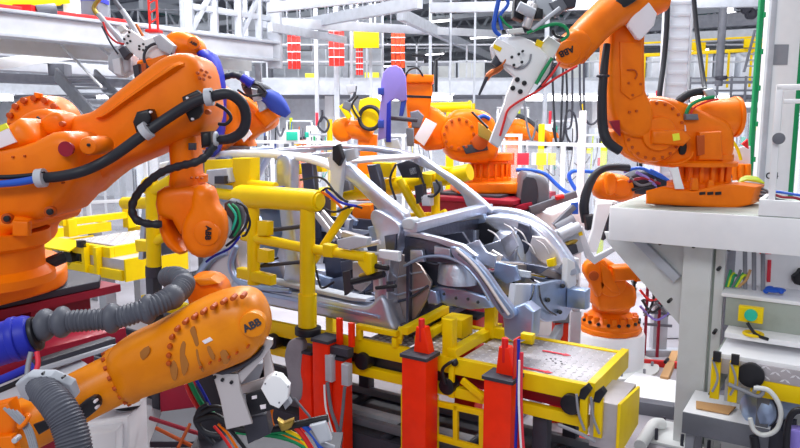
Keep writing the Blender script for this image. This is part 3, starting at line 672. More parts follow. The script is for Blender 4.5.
# side frame: roof rail + pillars + rocker
roof = [(158, 163), (180, 157.5), (205, 152.5), (230, 150), (260, 150.2), (290, 153), (312, 157), (326, 162), (338, 169)]
part('roof_rail', 'white', car, slab([qt(u, v, .24) for u, v in roof+[(336, 174), (322, 168), (308, 163.5), (288, 159.5), (260, 157.5), (230, 157.5), (205, 160), (180, 165), (158, 171)]], T*.14, .03, 4), label='bright smooth near roof rail')
part('pillar', 'steel', car, CT([(331, 163), (340, 160), (352, 169), (366, 182), (380, 194), (394, 205), (404, 214), (404, 224), (398, 234), (386, 226), (378, 212), (366, 198), (352, 185), (340, 178), (332, 172)], .16, .1, .025))
part('hinge_pillar', 'steel', car, CT([(374, 210), (384, 214), (396, 222), (400, 230), (396, 244), (390, 262), (387, 290), (389, 330), (379, 326), (374, 300), (376, 262), (376, 236), (370, 218)], .10, .16, .01))
part('hinge_plate', 'steel_dark', car, CT([(384, 236), (396, 234), (395, 250), (386, 252)], .075, .03, .006, False)); part('hinge_plate', 'steel_dark', car, CT([(386, 282), (394, 281), (392, 292), (386, 292)], .075, .03, .006, False))
part('rocker', 'steel', car, CT([(236, 274), (248, 283), (270, 289), (300, 294), (330, 300), (352, 305), (368, 306), (378, 296), (384, 300), (390, 320), (392, 332), (360, 326), (330, 319), (300, 313), (270, 307), (246, 301), (230, 290)], .06, .2, .03), label='silver sill')
part('sill_flange', 'steel_blue', car, slab([qt(u, v, .04) for u, v in ((248, 289), (300, 299), (350, 310), (378, 316), (378, 319), (350, 314), (300, 303), (248, 293))], T*.05, .004))
part('sill_tread', 'lightgrey', car, slab([qt(u, v, .1) for u, v in ((250, 280), (300, 290), (350, 301), (366, 302), (366, 299), (350, 297), (300, 286), (250, 277))], T*.12, .008))
part('pillar', 'steel', car, CT([(276, 157), (290, 159), (290, 190), (294, 230), (300, 262), (312, 296), (284, 290), (284, 262), (280, 225), (276, 190)], .18, .12, .025))
part('pillar', 'steel_blue', car, CT([(214, 158), (228, 157), (236, 190), (242, 220), (236, 250), (222, 235), (214, 205)], .2, .14, .03))
part('quarter_panel', 'alu', car, CT([(150, 200), (175, 196), (205, 200), (226, 214), (236, 240), (238, 262), (246, 282), (250, 300), (232, 298), (214, 286), (204, 262), (190, 244), (165, 238), (148, 240)], .08, .16, .03))
part('wheel_arch', 'steel_blue', car, CTt([(196, 300, 5), (200, 276, 5), (212, 258, 5), (226, 252, 4)], .06, n=10))
part('door_seal_flange', 'steel_blue', car, CTt([(236, 246, 3), (231, 264, 3.6), (238, 280, 3.8), (256, 287, 3.4), (290, 291, 2.4)], .05, n=10))
part('rear_panel', 'steel', car, slab([L(-4.45, .15, 1.3), L(-4.45, 1.6, 1.3), L(-4.4, 1.55, 1.9), L(-4.4, .2, 1.9)], F*(-.08), .02)); part('rear_pillar', 'steel', car, beam(L(-4.4, .25, 1.88), L(-3.95, .3, 2.33), .1, .12)); part('rear_pillar', 'steel', car, beam(L(-4.4, 1.5, 1.88), L(-3.95, 1.4, 2.33), .1, .12))
part('tailgate_frame', 'steel_blue', car, beam(L(-3.95, .3, 2.33), L(-3.95, 1.4, 2.33), .16, .05))
# far side
part('roof_rail', 'steel', car, slab([qt(u, v, 1.38) for u, v in ((250, 153), (290, 146.5), (330, 144.5), (370, 146), (398, 150), (418, 157), (418, 162), (396, 155.5), (368, 151.5), (330, 150), (290, 152), (252, 158))], T*.12, .02))
part('header', 'alu', car, slab([L(-2.25, .3, 2.30), L(-2.1, .35, 2.285), L(-2.08, 1.42, 2.285), L(-2.25, 1.42, 2.30)], Z*.03, .01), label='pale windscreen header panel')
parts('roof_bow', 'steel', car, lbox(-2.85, -2.75, .3, 1.4, 2.3, 2.34, .01), lbox(-3.4, -3.3, .3, 1.4, 2.32, 2.36, .01))
part('pillar', 'steel', car, CT([(414, 154), (421, 156), (436, 167), (452, 177), (468, 189), (480, 199), (492, 211), (486, 214), (468, 208), (462, 196), (450, 184), (434, 172), (414, 163)], 1.42, .08, .015))
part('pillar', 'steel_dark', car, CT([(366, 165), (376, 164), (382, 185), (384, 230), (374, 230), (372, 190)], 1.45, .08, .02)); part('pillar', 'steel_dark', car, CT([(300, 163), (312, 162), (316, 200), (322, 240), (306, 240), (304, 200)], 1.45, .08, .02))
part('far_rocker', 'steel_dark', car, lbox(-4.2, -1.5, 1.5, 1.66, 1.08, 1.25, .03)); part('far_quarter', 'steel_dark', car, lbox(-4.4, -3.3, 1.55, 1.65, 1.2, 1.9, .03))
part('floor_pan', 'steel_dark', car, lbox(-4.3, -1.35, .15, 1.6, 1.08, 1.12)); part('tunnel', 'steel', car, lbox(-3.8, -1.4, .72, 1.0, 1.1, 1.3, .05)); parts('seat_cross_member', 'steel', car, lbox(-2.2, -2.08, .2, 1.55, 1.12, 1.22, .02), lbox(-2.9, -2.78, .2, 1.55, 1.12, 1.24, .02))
part('far_dark_backing', 'steel_dark', car, lbox(-3.35, -1.5, 1.52, 1.56, 1.2, 1.66, .01)); part('far_door_bar', 'steel', car, lbox(-3.3, -1.55, 1.46, 1.5, 1.5, 1.56, .01))  # dark panel added across the far door openings to darken the interior
rr = random.Random(11)
for k in range(26):
    s_ = -3.4+1.9*rr.random(); t_ = .35+1.0*rr.random(); z_ = 1.16+.55*rr.random()**1.5; a = rr.random()*3.1
    d = F*cos(a)+Z*sin(a); e = F*-sin(a)+Z*cos(a)
    part('inner_bracket', ['steel', 'steel_dark', 'alu', 'darkgrey', 'lightgrey', 'steel_blue'][k % 6], car, box(L(s_, t_, z_), (.1+.22*rr.random(), .03+.05*rr.random(), .04+.09*rr.random()), (d, T, e), .008))
for k in range(12):
    s_ = -1.35+.6*rr.random(); t_ = .55+.75*rr.random(); z_ = 1.2+.35*rr.random(); a = rr.random()*3.1
    d = F*cos(a)+Z*sin(a); e = F*-sin(a)+Z*cos(a)
    part('bay_bracket', ['steel', 'steel_blue', 'steel_dark', 'alu'][k % 4], car, box(L(s_, t_, z_), (.08+.16*rr.random(), .02+.05*rr.random(), .04+.08*rr.random()), (d, T, e), .006))
for k in range(5): part('bay_cable', 'rubber', car, tube([L(-1.3+.12*k, .5+.1*k, 1.45), L(-1.25+.12*k, .55+.14*k, 1.3), L(-1.1+.1*k, .6+.12*k, 1.25)], .008, n=6))
part('rear_shelf', 'steel', car, lbox(-4.1, -3.7, .25, 1.5, 1.75, 1.79, .01)); part('rear_bulkhead', 'steel_blue', car, slab([L(-3.6, .2, 1.12), L(-3.6, 1.55, 1.12), L(-3.75, 1.5, 1.75), L(-3.75, .25, 1.75)], F*(-.03), .01))
# inner B pillar lights and braces seen in the door opening
part('inner_brace', 'alu', car, beam(qt(281, 262, .5), qt(298, 304, .5), .04, .06)); part('inner_brace', 'alu', car, beam(qt(290, 262, .5), qt(306, 300, .5), .03, .04))
part('inner_brace', 'alu', car, beam(qt(316, 214, .7), qt(336, 240, .7), .03, .05)); part('inner_brace', 'alu', car, beam(qt(322, 212, .7), qt(342, 236, .7), .03, .05))
part('tower_plate', 'steel_dark', car, CT([(340, 262), (358, 258), (372, 264), (376, 300), (345, 298)], .5, .03, .01)); part('tower_plate', 'steel_dark', car, CT([(322, 242), (340, 240), (344, 276), (326, 280)], .7, .03, .01))
# cowl, firewall
part('cowl_bar', 'steel', car, beam(qt(410, 227, .12), qt(487, 207.5, 1.56), .12, .07, .012), label='bright cowl cross bar')
part('cowl_corner', 'lightgrey', car, slab([qt(u, v, .11) for u, v in crom([(402, 220), (410, 218), (414, 222), (413, 229), (408, 230), (402, 228)], 2, True)], T*.1, .015), label='bright cowl corner plate')
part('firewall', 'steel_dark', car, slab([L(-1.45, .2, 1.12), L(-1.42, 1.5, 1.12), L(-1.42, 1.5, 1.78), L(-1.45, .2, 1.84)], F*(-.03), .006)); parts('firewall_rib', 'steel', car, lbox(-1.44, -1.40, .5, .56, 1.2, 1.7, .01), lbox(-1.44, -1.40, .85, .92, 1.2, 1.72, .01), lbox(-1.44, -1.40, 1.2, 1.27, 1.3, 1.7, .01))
part('cowl_shelf', 'steel_dark', car, slab([qt(u, v, .2) for u, v in ((404, 236), (430, 240), (456, 246), (458, 264), (430, 262), (404, 262))], T*.06, .01)); part('cowl_bracket', 'steel', car, CT([(410, 250), (422, 250), (424, 262), (410, 262)], .15, .04, .006, False)); part('cowl_bracket', 'steel', car, CT([(434, 246), (450, 249), (450, 258), (434, 258)], .15, .04, .006, False))
part('toe_panel', 'steel_warm', car, CT([(394, 252), (408, 257), (420, 266), (431, 282), (427, 298), (416, 318), (400, 325), (386, 318), (386, 290)], .24, .03, .006, False), label='warm grey ribbed toe panel')
part('toe_rib', 'steel', car, CTt([(394, 296, 1.2), (412, 291, 1.2), (426, 287, 1.2)], .23, n=6)); part('toe_rib', 'steel', car, CTt([(396, 278, 1), (410, 274, 1), (422, 272, 1)], .23, n=6)); part('toe_rib', 'steel_dark', car, CTt([(390, 303, 1.6), (410, 298, 1.6), (428, 286, 1.6)], .225, n=6))
# near front wheel house and fender rail
part('wheel_house', 'steel_dark', car, slab([qt(u, v, .34) for u, v in [(404, 262), (416, 257), (432, 256), (450, 259), (466, 267), (478, 279), (486, 292), (478, 296), (462, 291), (444, 287), (426, 285), (412, 278)]], T*.14, .01), label='wheel house shell coloured dark for shade')  # shade under the arch is put into the dark steel colour
parts('wheel_house_crease', 'steel', car, CTt([(438, 262, .8), (446, 268, 1), (450, 276, .8)], .33, n=6), CTt([(456, 266, .8), (466, 274, 1), (472, 284, .8)], .33, n=6), CTt([(426, 262, .6), (436, 264, .8), (442, 262, .6)], .33, n=6))
part('engine_bay_panel', 'steel', car, CT([(462, 246), (478, 240), (486, 252), (496, 256), (494, 268), (480, 264), (468, 256)], .5, .03, .006)); part('engine_bay_panel', 'steel_dark', car, CT([(440, 236), (462, 232), (470, 244), (462, 252), (446, 246)], .7, .03, .006)); part('engine_bay_panel', 'steel_blue', car, CT([(494, 262), (516, 266), (520, 280), (506, 284), (494, 276)], .55, .03, .006))
part('engine_bay_panel', 'black', car, CT([(468, 226), (486, 222), (500, 232), (500, 252), (484, 258), (472, 246)], 1.28, .03, .006), label='black plate painted as the dark void in the bay'); part('engine_bay_bracket', 'alu', car, CT([(484, 258), (492, 250), (502, 256), (498, 266), (488, 268)], .8, .03, .005)); part('engine_bay_bracket', 'steel', car, CT([(500, 240), (512, 232), (518, 246), (508, 258)], 1.0, .03, .005)); part('engine_bay_bracket', 'lightgrey', car, CT([(505, 268), (530, 272), (530, 278), (508, 276)], .7, .03, .005))  # black panel is a plate painted for the dark void
part('wheel_house_lip', 'steel_blue', car, CTt([(404, 266, 1.4), (424, 257, 1.6), (446, 257, 1.8), (464, 265, 2), (478, 280, 2), (490, 300, 2)], .15, n=8))
part('fender_rail', 'steel_blue', car, slab([qt(u, v, .14) for u, v in crom([(450, 247), (460, 249), (472, 258), (486, 273), (500, 293), (514, 312), (512, 318), (504, 318), (494, 306), (482, 288), (468, 270), (454, 258)], 3, True)], T*.06, .008), label='curved near front fender rail'); part('fender_crease', 'steel_dark', car, CTt([(458, 254, .8), (470, 264, 1), (484, 281, 1), (496, 300, 1), (503, 313, .8)], .135, n=6))
part('upper_rail', 'steel', car, slab([qt(u, v, .16) for u, v in [(404, 230), (420, 233), (440, 238), (462, 245), (476, 256), (470, 257), (456, 250), (438, 243), (418, 238), (404, 236)]], T*.05, .006))
part('fender_flange', 'alu', car, CTt([(456, 249, 1.6), (472, 263, 1.8), (486, 281, 1.8), (500, 302, 1.8), (509, 315, 1.8)], .12, n=8))
part('front_rail', 'steel_blue', car, CT([(425, 290), (440, 286), (462, 289), (486, 297), (492, 308), (470, 310), (446, 305), (428, 298)], .32, .1, .015)); parts('rail_hole', 'black', car, *[cyl(qt(u, v, .315), qt(u, v, .325), .012, n=10) for u, v in ((444, 294), (456, 298), (468, 299), (478, 302))])
part('rail_bracket', 'steel_blue', car, CT([(424, 288), (436, 292), (438, 304), (428, 304)], .26, .05, .008, False))
part('front_rail', 'steel_blue', car, lbox(-1.4, -.68, 1.28, 1.38, 1.2, 1.34, .015))
part('strut_tower', 'steel', car, lathe(L(-1.12, .36, 1.45), Z, [(0, .16), (.12, .15), (.18, .12), (.2, .1), (.2, .04)], 20)); part('strut_tower', 'steel', car, lathe(L(-1.12, 1.36, 1.45), Z, [(0, .2), (.16, .18), (.24, .15), (.26, .12), (.26, .05)], 20))
part('strut_brace', 'steel_blue', car, CT([(455, 218), (470, 214), (484, 214), (488, 226), (476, 236), (458, 234)], 1.3, .05, .012)); parts('inner_crease', 'alu', car, *[CTt([(u, v, .7), (u+8, v+5, .9), (u+13, v+14, .7)], 1.2, n=6) for u, v in ((504, 224), (514, 228), (522, 240), (536, 240), (488, 230), (508, 246))])
# far fender: inner structure and arc
part('fender_rail', 'steel', car, CTt([(486, 211, 4.5), (506, 212, 5), (526, 217, 5.4), (546, 230, 5.4), (560, 246, 5.2), (571, 262, 5), (577, 274, 4.5)], 1.5, n=12), label='arched far front fender rail')
part('fender_flange', 'alu', car, CTt([(500, 209, 1.4), (524, 213, 1.6), (546, 226, 1.6), (564, 246, 1.6), (577, 268, 1.6)], 1.58, n=8)); part('fender_flange', 'white', car, CTt([(512, 222, 1.8), (530, 228, 2), (546, 242, 2), (558, 258, 2)], 1.4, n=8))
part('wheel_house', 'steel', car, slab([qt(u, v, 1.3) for u, v in crom([(486, 216), (510, 217), (530, 224), (546, 238), (560, 258), (572, 276), (545, 272), (520, 268), (496, 262), (480, 250), (478, 230)], 3, True)], T*.16, .03))
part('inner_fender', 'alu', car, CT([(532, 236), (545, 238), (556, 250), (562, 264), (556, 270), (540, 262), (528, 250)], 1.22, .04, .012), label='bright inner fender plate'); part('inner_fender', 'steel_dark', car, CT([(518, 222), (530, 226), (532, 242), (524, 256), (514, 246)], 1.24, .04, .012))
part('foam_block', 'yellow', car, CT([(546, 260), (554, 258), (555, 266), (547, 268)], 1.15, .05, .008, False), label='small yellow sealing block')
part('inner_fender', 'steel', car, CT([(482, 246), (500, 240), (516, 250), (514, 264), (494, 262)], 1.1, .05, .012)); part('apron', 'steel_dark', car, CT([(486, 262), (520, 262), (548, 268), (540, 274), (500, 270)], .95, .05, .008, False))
# front end
part('radiator_support', 'steel_warm', car, beam(qt(486, 264, .62), qt(531, 268, 1.06), .1, .055, .008), label='front radiator support bar'); part('radiator_support', 'steel_warm', car, beam(qt(530, 268, 1.05), qt(573, 282, 1.56), .1, .055, .008)); part('radiator_flange', 'alu', car, beam(qt(486, 261, .6), qt(531, 264.5, 1.04), .02, .015)); part('radiator_flange', 'alu', car, beam(qt(531, 264.5, 1.04), qt(574, 278, 1.54), .02, .015)); part('reflection_strip', 'yellow', car, beam(qt(516, 272, .95), qt(544, 277, 1.2), .03, .012), label='yellow strip painted as reflection on the bar')  # yellow strip stands in for yellow reflected on the bar
part('front_plate', 'steel_blue', car, CS([(537, 285), (560, 280), (572, 282), (574, 306), (566, 320), (548, 322), (536, 316)], -.62)); part('front_plate', 'white', car, CS([(568, 258), (575, 262), (577, 284), (571, 292), (567, 282)], -.6), label='white front corner plate'); parts('front_hole', 'black', car, *[cyl(qs(u, v, -.615), qs(u, v, -.60), .018, n=12) for u, v in ((563, 286), (548, 300), (560, 312))])
part('front_post', 'alu', car, CS([(545, 284), (553, 284), (551, 322), (544, 322)], -.66)); part('front_plate', 'offwhite', car, CS([(516, 284), (536, 284), (538, 318), (524, 330), (512, 318)], -.72))
part('crash_box', 'steel_blue', car, CT([(502, 312), (524, 304), (534, 312), (532, 338), (516, 344), (504, 336)], .2, .14, .015, False)); part('crash_box', 'steel_blue', car, lbox(-.62, -.46, 1.28, 1.42, 1.12, 1.28, .02))
part('cable', 'rubber', car, tube([qs(534, 286, -.6), qs(532, 296, -.58), qs(528, 304, -.6)], .007, n=6)); part('cable', 'rubber', car, tube([qs(539, 286, -.6), qs(541, 300, -.56), qs(548, 310, -.58), qs(556, 315, -.6)], .007, n=6))
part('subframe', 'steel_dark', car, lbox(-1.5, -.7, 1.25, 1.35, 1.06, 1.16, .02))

# ================================================================== YELLOW FRAMING FIXTURES
def YT(pts, t, n=16, smooth=False):
    return tube([(qt(u, v, t), r*qt(u, v, t).y/FP) for u, v, r in pts], n=n, smooth=smooth)
gx = thing('framing_fixture', 'big yellow tubular framing fixture clamped to the near side of the car body', 'fixture')
t0 = -.14
part('post', 'yellow', gx, YT([(307.5, 200, 7.6), (307.5, 328, 8.2)], t0)); part('post_collar', 'yellow', gx, YT([(307.5, 294, 9.6), (307.5, 326, 9.8)], t0))
part('main_tube', 'yellow', gx, YT([(238, 196, 10), (242, 196, 11.4), (306, 200, 11.4), (316, 201, 11.4), (318.5, 201.2, 10)], t0, 24)); part('end_cap', 'yellow', gx, cyl(qt(318, 201, t0), qt(320.5, 201.2, t0), .058))
part('main_tube', 'yellow', gx, YT([(205, 192, 5), (240, 196, 6)], t0+.04))
part('upright', 'yellow', gx, YT([(253, 200, 6.4), (254, 284, 6.8)], t0+.02)); part('cross_tube', 'yellow', gx, YT([(243, 236, 4.8), (256, 238, 5.4), (305, 248, 5.2), (366, 257, 5.2)], t0+.02))
part('diagonal', 'yellow', gx, YT([(313, 262, 4), (350, 206, 4.6)], t0+.2)); part('drop_arm', 'yellow', gx, CT([(357, 252), (371, 254), (371, 274), (366, 276), (357, 264)], t0, .09, .015, False))
for p in ([(257, 221), (267, 222), (267, 236), (257, 236)], [(257, 249), (268, 251), (268, 263), (257, 263)], [(236, 268), (270, 276), (270, 286), (236, 278)], [(322, 244), (332, 246), (331, 258), (322, 257)]): part('bracket', 'yellow', gx, CT(p, t0-.03, .08, .01, False))
part('panel', 'yellow', gx, CT([(204, 160), (232, 159), (232, 186), (204, 182)], t0+.15, .05, .01, False)); part('panel', 'yellow', gx, CT([(232, 158), (250, 158), (250, 190), (244, 192), (232, 188)], t0+.08, .12, .012, False)); part('nozzle', 'yellow', gx, YT([(250, 184, 4.5), (276, 186, 4)], t0+.1))
part('clamp', 'lightgrey', gx, CT([(206, 170), (226, 168), (230, 182), (212, 186), (204, 180)], t0+.02, .1, .015)); part('clamp', 'darkgrey', gx, CT([(214, 176), (224, 176), (224, 184), (214, 184)], t0-.02, .05, .008, False))
for k, (a, b, r, m) in enumerate([((258, 232), (304, 226), 2.2, 'darkgrey'), ((260, 266), (300, 262), 2, 'darkgrey'), ((330, 248), (398, 256), 1.8, 'lightgrey'), ((336, 251), (380, 242), 2.6, 'alu'), ((352, 282), (384, 274), 3.6, 'black'), ((374, 266), (388, 268), 3, 'black'), ((360, 276), (376, 270), 2.2, 'brass'), ((376, 288), (396, 286), 2, 'black'), ((246, 190), (284, 188), 2, 'blue_deep')]):
    part('clamp_arm', m, gx, YT([(a[0], a[1], r), (b[0], b[1], r)], t0+.06, 8))
for pts in ([(318, 196, 0), (328, 188, 0), (344, 200, 0), (350, 208, 0)], [(320, 206, 0), (334, 212, 0), (352, 206, 0), (362, 208, 0)], [(313, 256, 0), (318, 278, 0), (322, 288, 0), (334, 282, 0)], [(300, 180, 0), (322, 178, 0), (338, 196, 0), (348, 202, 0)], [(258, 268, 0), (268, 262, 0), (278, 258, 0)]):
    part('cable', 'rubber', gx, tube([(qt(u, v, t0+.05), .009) for u, v, _ in pts], n=6))
for pts, m in (([(322, 192), (334, 200), (342, 208)], 'orange'), ([(326, 190), (340, 202), (356, 206)], 'blue_deep')): part('cable', m, gx, tube([(qt(u, v, t0+.03), .01) for u, v in pts], n=6))
part('tool_block', 'lightgrey', gx, CT([(336, 240), (352, 236), (368, 238), (366, 246), (350, 250), (338, 248)], t0-.03, .06, .01)); part('tool_block', 'offwhite', gx, CT([(378, 250), (398, 252), (398, 262), (378, 258)], t0-.02, .05, .01, False))
part('sensor', 'lightgrey', gx, CT([(352, 262), (366, 262), (368, 284), (360, 292), (352, 288)], .02, .05, .012)); part('sensor', 'darkgrey', gx, CT([(342, 272), (350, 270), (352, 290), (344, 296)], .0, .05, .01)); part('sensor', 'alu', gx, CT([(372, 262), (378, 262), (380, 290), (373, 292)], -.02, .05, .008))
part('roof_clamp', 'offwhite', gx, CT([(333, 148), (342, 150), (342, 170), (338, 200), (329, 200), (330, 172), (327, 160)], .12, .06, .012)); part('roof_clamp', 'black', gx, CT([(332, 146), (338, 144), (342, 158), (338, 166), (332, 160)], .06, .05, .01)); part('roof_clamp', 'lightgrey', gx, CT([(344, 150), (354, 148), (356, 158), (346, 162)], .15, .05, .01))
part('base_flange', 'black', gx, cyl(qt(308, 334, t0), qt(308, 327, t0), .1), label='black base flange')
# far side
gy = thing('framing_fixture', 'yellow tubular framing fixture standing along the far side of the car body', 'fixture')
tf = 1.95
part('main_tube', 'yellow', gy, YT([(300, 197, 7), (362, 191, 8.4), (372, 190, 8.6), (440, 178, 8.6), (470, 172, 8.4)], tf, 20)); part('strap', 'black', gy, YT([(383, 188, 9), (388, 187, 9)], tf, 20))
part('post', 'yellow', gy, YT([(435.5, 176, 4.4), (435.5, 226, 4.4)], tf)); part('post', 'yellow', gy, beam(L(lc(qt(436, 226, tf))[0], tf, qt(436, 226, tf).z), L(lc(qt(436, 226, tf))[0], tf, 0), .1, .1, up=F)); part('post', 'yellow', gy, beam(L(lc(qt(330, 195, tf))[0], tf, qt(330, 195, tf).z), L(lc(qt(330, 195, tf))[0], tf, 0), .1, .1, up=F))
part('diagonal', 'yellow', gy, YT([(400, 180, 4.5), (412, 202, 4.8), (424, 220, 4.4)], tf-.1)); part('diagonal', 'yellow', gy, YT([(427, 222, 4), (446, 212, 3.6)], tf-.1)); part('cross_tube', 'yellow', gy, YT([(394, 217, 3.6), (448, 215, 3.6)], tf))
for p in ([(372, 162), (392, 163), (391, 178), (373, 177)], [(418, 173), (432, 174), (431, 187), (419, 186)], [(425, 220), (440, 222), (440, 240), (432, 242), (425, 236)], [(352, 176), (366, 174), (366, 190), (352, 192)], [(434, 166), (448, 168), (450, 180), (436, 182)]): part('bracket', 'yellow', gy, CT(p, tf-.12, .1, .012, False))
for p, m in (([(396, 164), (408, 160), (420, 164), (418, 178), (402, 178)], 'darkgrey'), ([(408, 168), (416, 166), (418, 174), (410, 176)], 'lightgrey'), ([(414, 186), (422, 184), (424, 200), (416, 204)], 'darkgrey'), ([(432, 182), (438, 182), (440, 192), (434, 194)], 'midgrey'), ([(420, 196), (430, 194), (430, 206), (422, 206)], 'offwhite'), ([(330, 182), (348, 178), (350, 190), (334, 194)], 'midgrey')): part('clamp', m, gy, CT(p, tf-.2, .08, .01))
part('servo', 'orange', gy, CT([(352, 207), (360, 204), (371, 205), (373, 220), (368, 236), (352, 235)], tf-.35, .14, .015, False), label='orange servo block'); part('servo_face', 'darkgrey', gy, CT([(347, 208), (352, 207), (352, 235), (347, 233)], tf-.34, .12, .01, False)); part('diagonal', 'yellow', gy, YT([(352, 250, 4), (338, 225, 4)], tf-.3)); part('bracket', 'yellow', gy, CT([(255, 190), (276, 186), (280, 200), (260, 204)], tf, .1, .01)); part('bracket', 'yellow', gy, CT([(288, 166), (300, 164), (302, 174), (290, 176)], tf, .1, .01)); part('bracket', 'yellow', gy, CT([(314, 164), (322, 164), (322, 172), (314, 172)], tf, .1, .01))
for pts in ([(400, 158), (408, 156), (416, 160), (422, 178), (424, 186)], [(436, 180), (440, 188), (434, 196), (428, 196)], [(396, 164), (390, 180), (396, 200)]): part('cable', 'rubber', gy, tube([(qt(u, v, tf-.22), .012) for u, v in pts], n=6))
# left yellow column behind the forearm
gz = thing('framing_fixture', 'yellow tubular column behind the hanging orange forearm of the leftmost robot', 'fixture')
tz = -.1
part('post', 'yellow', gz, YT([(152.5, 184, 7), (154, 266, 7.4)], tz)); part('end_cap', 'yellow', gz, ball(qt(150, 186, tz), .085)); part('side_tube', 'yellow', gz, YT([(124, 203, 6), (152, 203, 6)], tz)); part('side_tube', 'yellow', gz, YT([(154, 242, 5), (174, 232, 5)], tz)); part('arm', 'yellow', gz, CT([(134, 240), (150, 242), (150, 252), (136, 252)], tz-.05, .1, .01, False)); part('side_tube', 'yellow', gz, YT([(152, 192, 6), (172, 180, 6)], tz)); part('collar', 'darkgrey', gz, YT([(153.5, 266, 8), (153.5, 276, 8)], tz))
p = qt(153.5, 276, tz); part('lower_post', 'darkgrey', gz, beam(p, V((p.x, p.y, 0)), .1, .1, up=F))

# ================================================================== RED LIFT PILLARS
def lift(lab, u, v, w, t, top=(0, 0), cone=True, depth=.17):
    o = thing('lift_pillar', lab, 'pillar', None); c = qt(u, v, t); s, _, z = lc(c); W = w*c.y/FP/2/.93
    part('body', 'lift_red', o, lbox(s-W, s+W, t-depth/2, t+depth/2, 0, z, .008)); part('cap', 'darkgrey', o, lbox(s-W*1.12, s+W*1.12, t-depth*.56, t+depth*.56, z, z+.025), label='dark cap')
    if cone:
        part('riser', 'lift_red', o, slab([L(s-W*.55, t, z+.02), L(s+W*.75, t, z+.02), L(s+W*.3, t, z+.2), L(s-W*.35, t, z+.2)], T*.08, .006)); part('pin', 'red', o, cyl(L(s, t+.02, z+.1), L(s, t+.02, z+.26), .022))
    return o
lp = lift('red lift pillar in front of the carrier, left of the low yellow frame', 420, 356, 27, -.14)
lp = lift('red lift pillar in front of the tread plate deck with white red striped cable', 503, 378, 29, -.14)
s, t, z = lc(qt(508, 376, -.14)); 
part('roller_fork', 'red', lp, lbox(s+.05, s+.06, t-.05, t+.05, z, z+.26)); part('striped_cable', 'sticker_red', lp, tube([L(s+.12, t-.08, z+.2), L(s+.13, t-.1, z-.1), L(s+.16, t-.1, z-.45), L(s+.22, t-.06, z-.75)], .014, n=8)); part('blue_cable', 'blue_deep', lp, tube([L(s+.1, t-.08, z+.28), L(s+.11, t-.1, z-.05), L(s+.1, t-.1, z-.7)], .01, n=8)); part('white_cable', 'white', lp, tube([L(s+.12, t-.11, z+.16), L(s+.13, t-.125, z-.1), L(s+.15, t-.12, z-.4)], .007, n=8))
part('yellow_pad', 'yellow', lp, lbox(s+.06, s+.14, t+.04, t+.1, z+.24, z+.28))
lift('bright red lift pillar carrying the thick yellow post', 327, 340, 19, -.14, cone=False)
lift('red pillar added for the shaded left face of the bright one under the yellow post', 309, 352, 16, -.13, cone=False, depth=.12)  # extra pillar stands in for the shaded side face of the bright one
o = lift('red lift pillar with dangling cables right of the yellow post', 342, 358, 13, -.13, cone=False, depth=.12)
s, t, z = lc(qt(341, 352, -.12)); part('valve_block', 'darkgrey', o, lbox(s-.06, s+.12, t-.08, t+.0, z-.0, z+.06)); part('valve', 'lightgrey', o, lbox(s-.06, s-.0, t-.12, t-.06, z-.2, z+.0)); part('valve', 'lightgrey', o, lbox(s+.09, s+.15, t-.12, t-.06, z-.2, z-.04)); part('pin', 'lift_red', o, lbox(s-.03, s+.01, t-.02, t+.02, z+.06, z+.26)); part('pin', 'lift_red', o, lbox(s+.08, s+.12, t-.02, t+.02, z+.06, z+.24))
part('cable', 'midgrey', o, tube([L(s-.03, t-.13, z-.2), L(s+.02, t-.15, z-.4), L(s+.1, t-.16, z-.6), L(s+.1, t-.16, z-1.1)], .014, n=8)); part('cable', 'midgrey', o, tube([L(s+.13, t-.13, z-.2), L(s+.12, t-.15, z-.4), L(s+.1, t-.17, z-.62)], .012, n=8)); part('cable', 'white', o, tube([L(s-.05, t-.14, z-.22), L(s-.02, t-.16, z-.4), L(s+.07, t-.17, z-.62)], .008, n=8))
lift('short red lift pillar behind the front cross arm of the carrier', 470, 316, 22, 1.05, cone=False)
o = single('swivel_bracket', 'grey cast swivel bracket left of the bright red lift pillar', 'bracket', 'grey', CT([(288, 342), (296, 339), (302, 344), (300, 372), (302, 384), (300, 400), (291, 398), (286, 370), (284, 356)], -.2, .07, .015))
# ================================================================== LEFT ROBOTS
def ptext(s, u, v, Y, size_px, ang, m, parent, off=.03):
    a = radians(ang); r = X*cos(a)+Z*sin(a); upv = Z*cos(a)-X*sin(a)
    return text(s, q(u, v, Y), r, upv, px(size_px, Y), m, parent, off=off)
def cut3(P, m=2): return crom(P, m, True)
# ---- riser + big left robot
cr = qz(121, 284, 1.74); sr, tr, _ = lc(cr)
rs = thing('robot_riser', 'dark red steel riser block under the leftmost big orange robot', 'riser')
part('top_plate', 'maroon', rs, lbox(sr-1.7, sr, tr-1.9, tr, 1.70, 1.74)); part('body', 'maroon', rs, lbox(sr-1.6, sr-.10, tr-1.8, tr-.12, .12, 1.70)); part('foot_plate', 'maroon', rs, lbox(sr-1.7, sr-.0, tr-1.9, tr-.02, 0, .12))
parts('gusset', 'maroon', rs, lbox(sr-.1, sr-.01, tr-.5, tr-.46, .3, 1.70), lbox(sr-.1, sr-.01, tr-1.2, tr-1.16, .3, 1.70))
R1 = thing('industrial_robot', 'largest orange robot at the left with a thick black hose along its upper arm', 'robot')
def foot(P, z): return [qz(u, v, z) for u, v in P]
zf = 1.79
part('base', 'orange', R1, slab(foot(cut3([(-60, 322), (-20, 312), (30, 299), (58, 290), (68, 282), (64, 270), (40, 262), (-30, 258), (-70, 275)]), zf), Z*.09, .02)); part('shim_plate', 'darkgrey', R1, slab(foot([(-40, 318), (30, 303), (100, 288), (101, 282), (60, 274), (-40, 290)], 1.742), Z*.04, .006), label='dark shim plate')
bc = qz(-16, 282, 1.88)
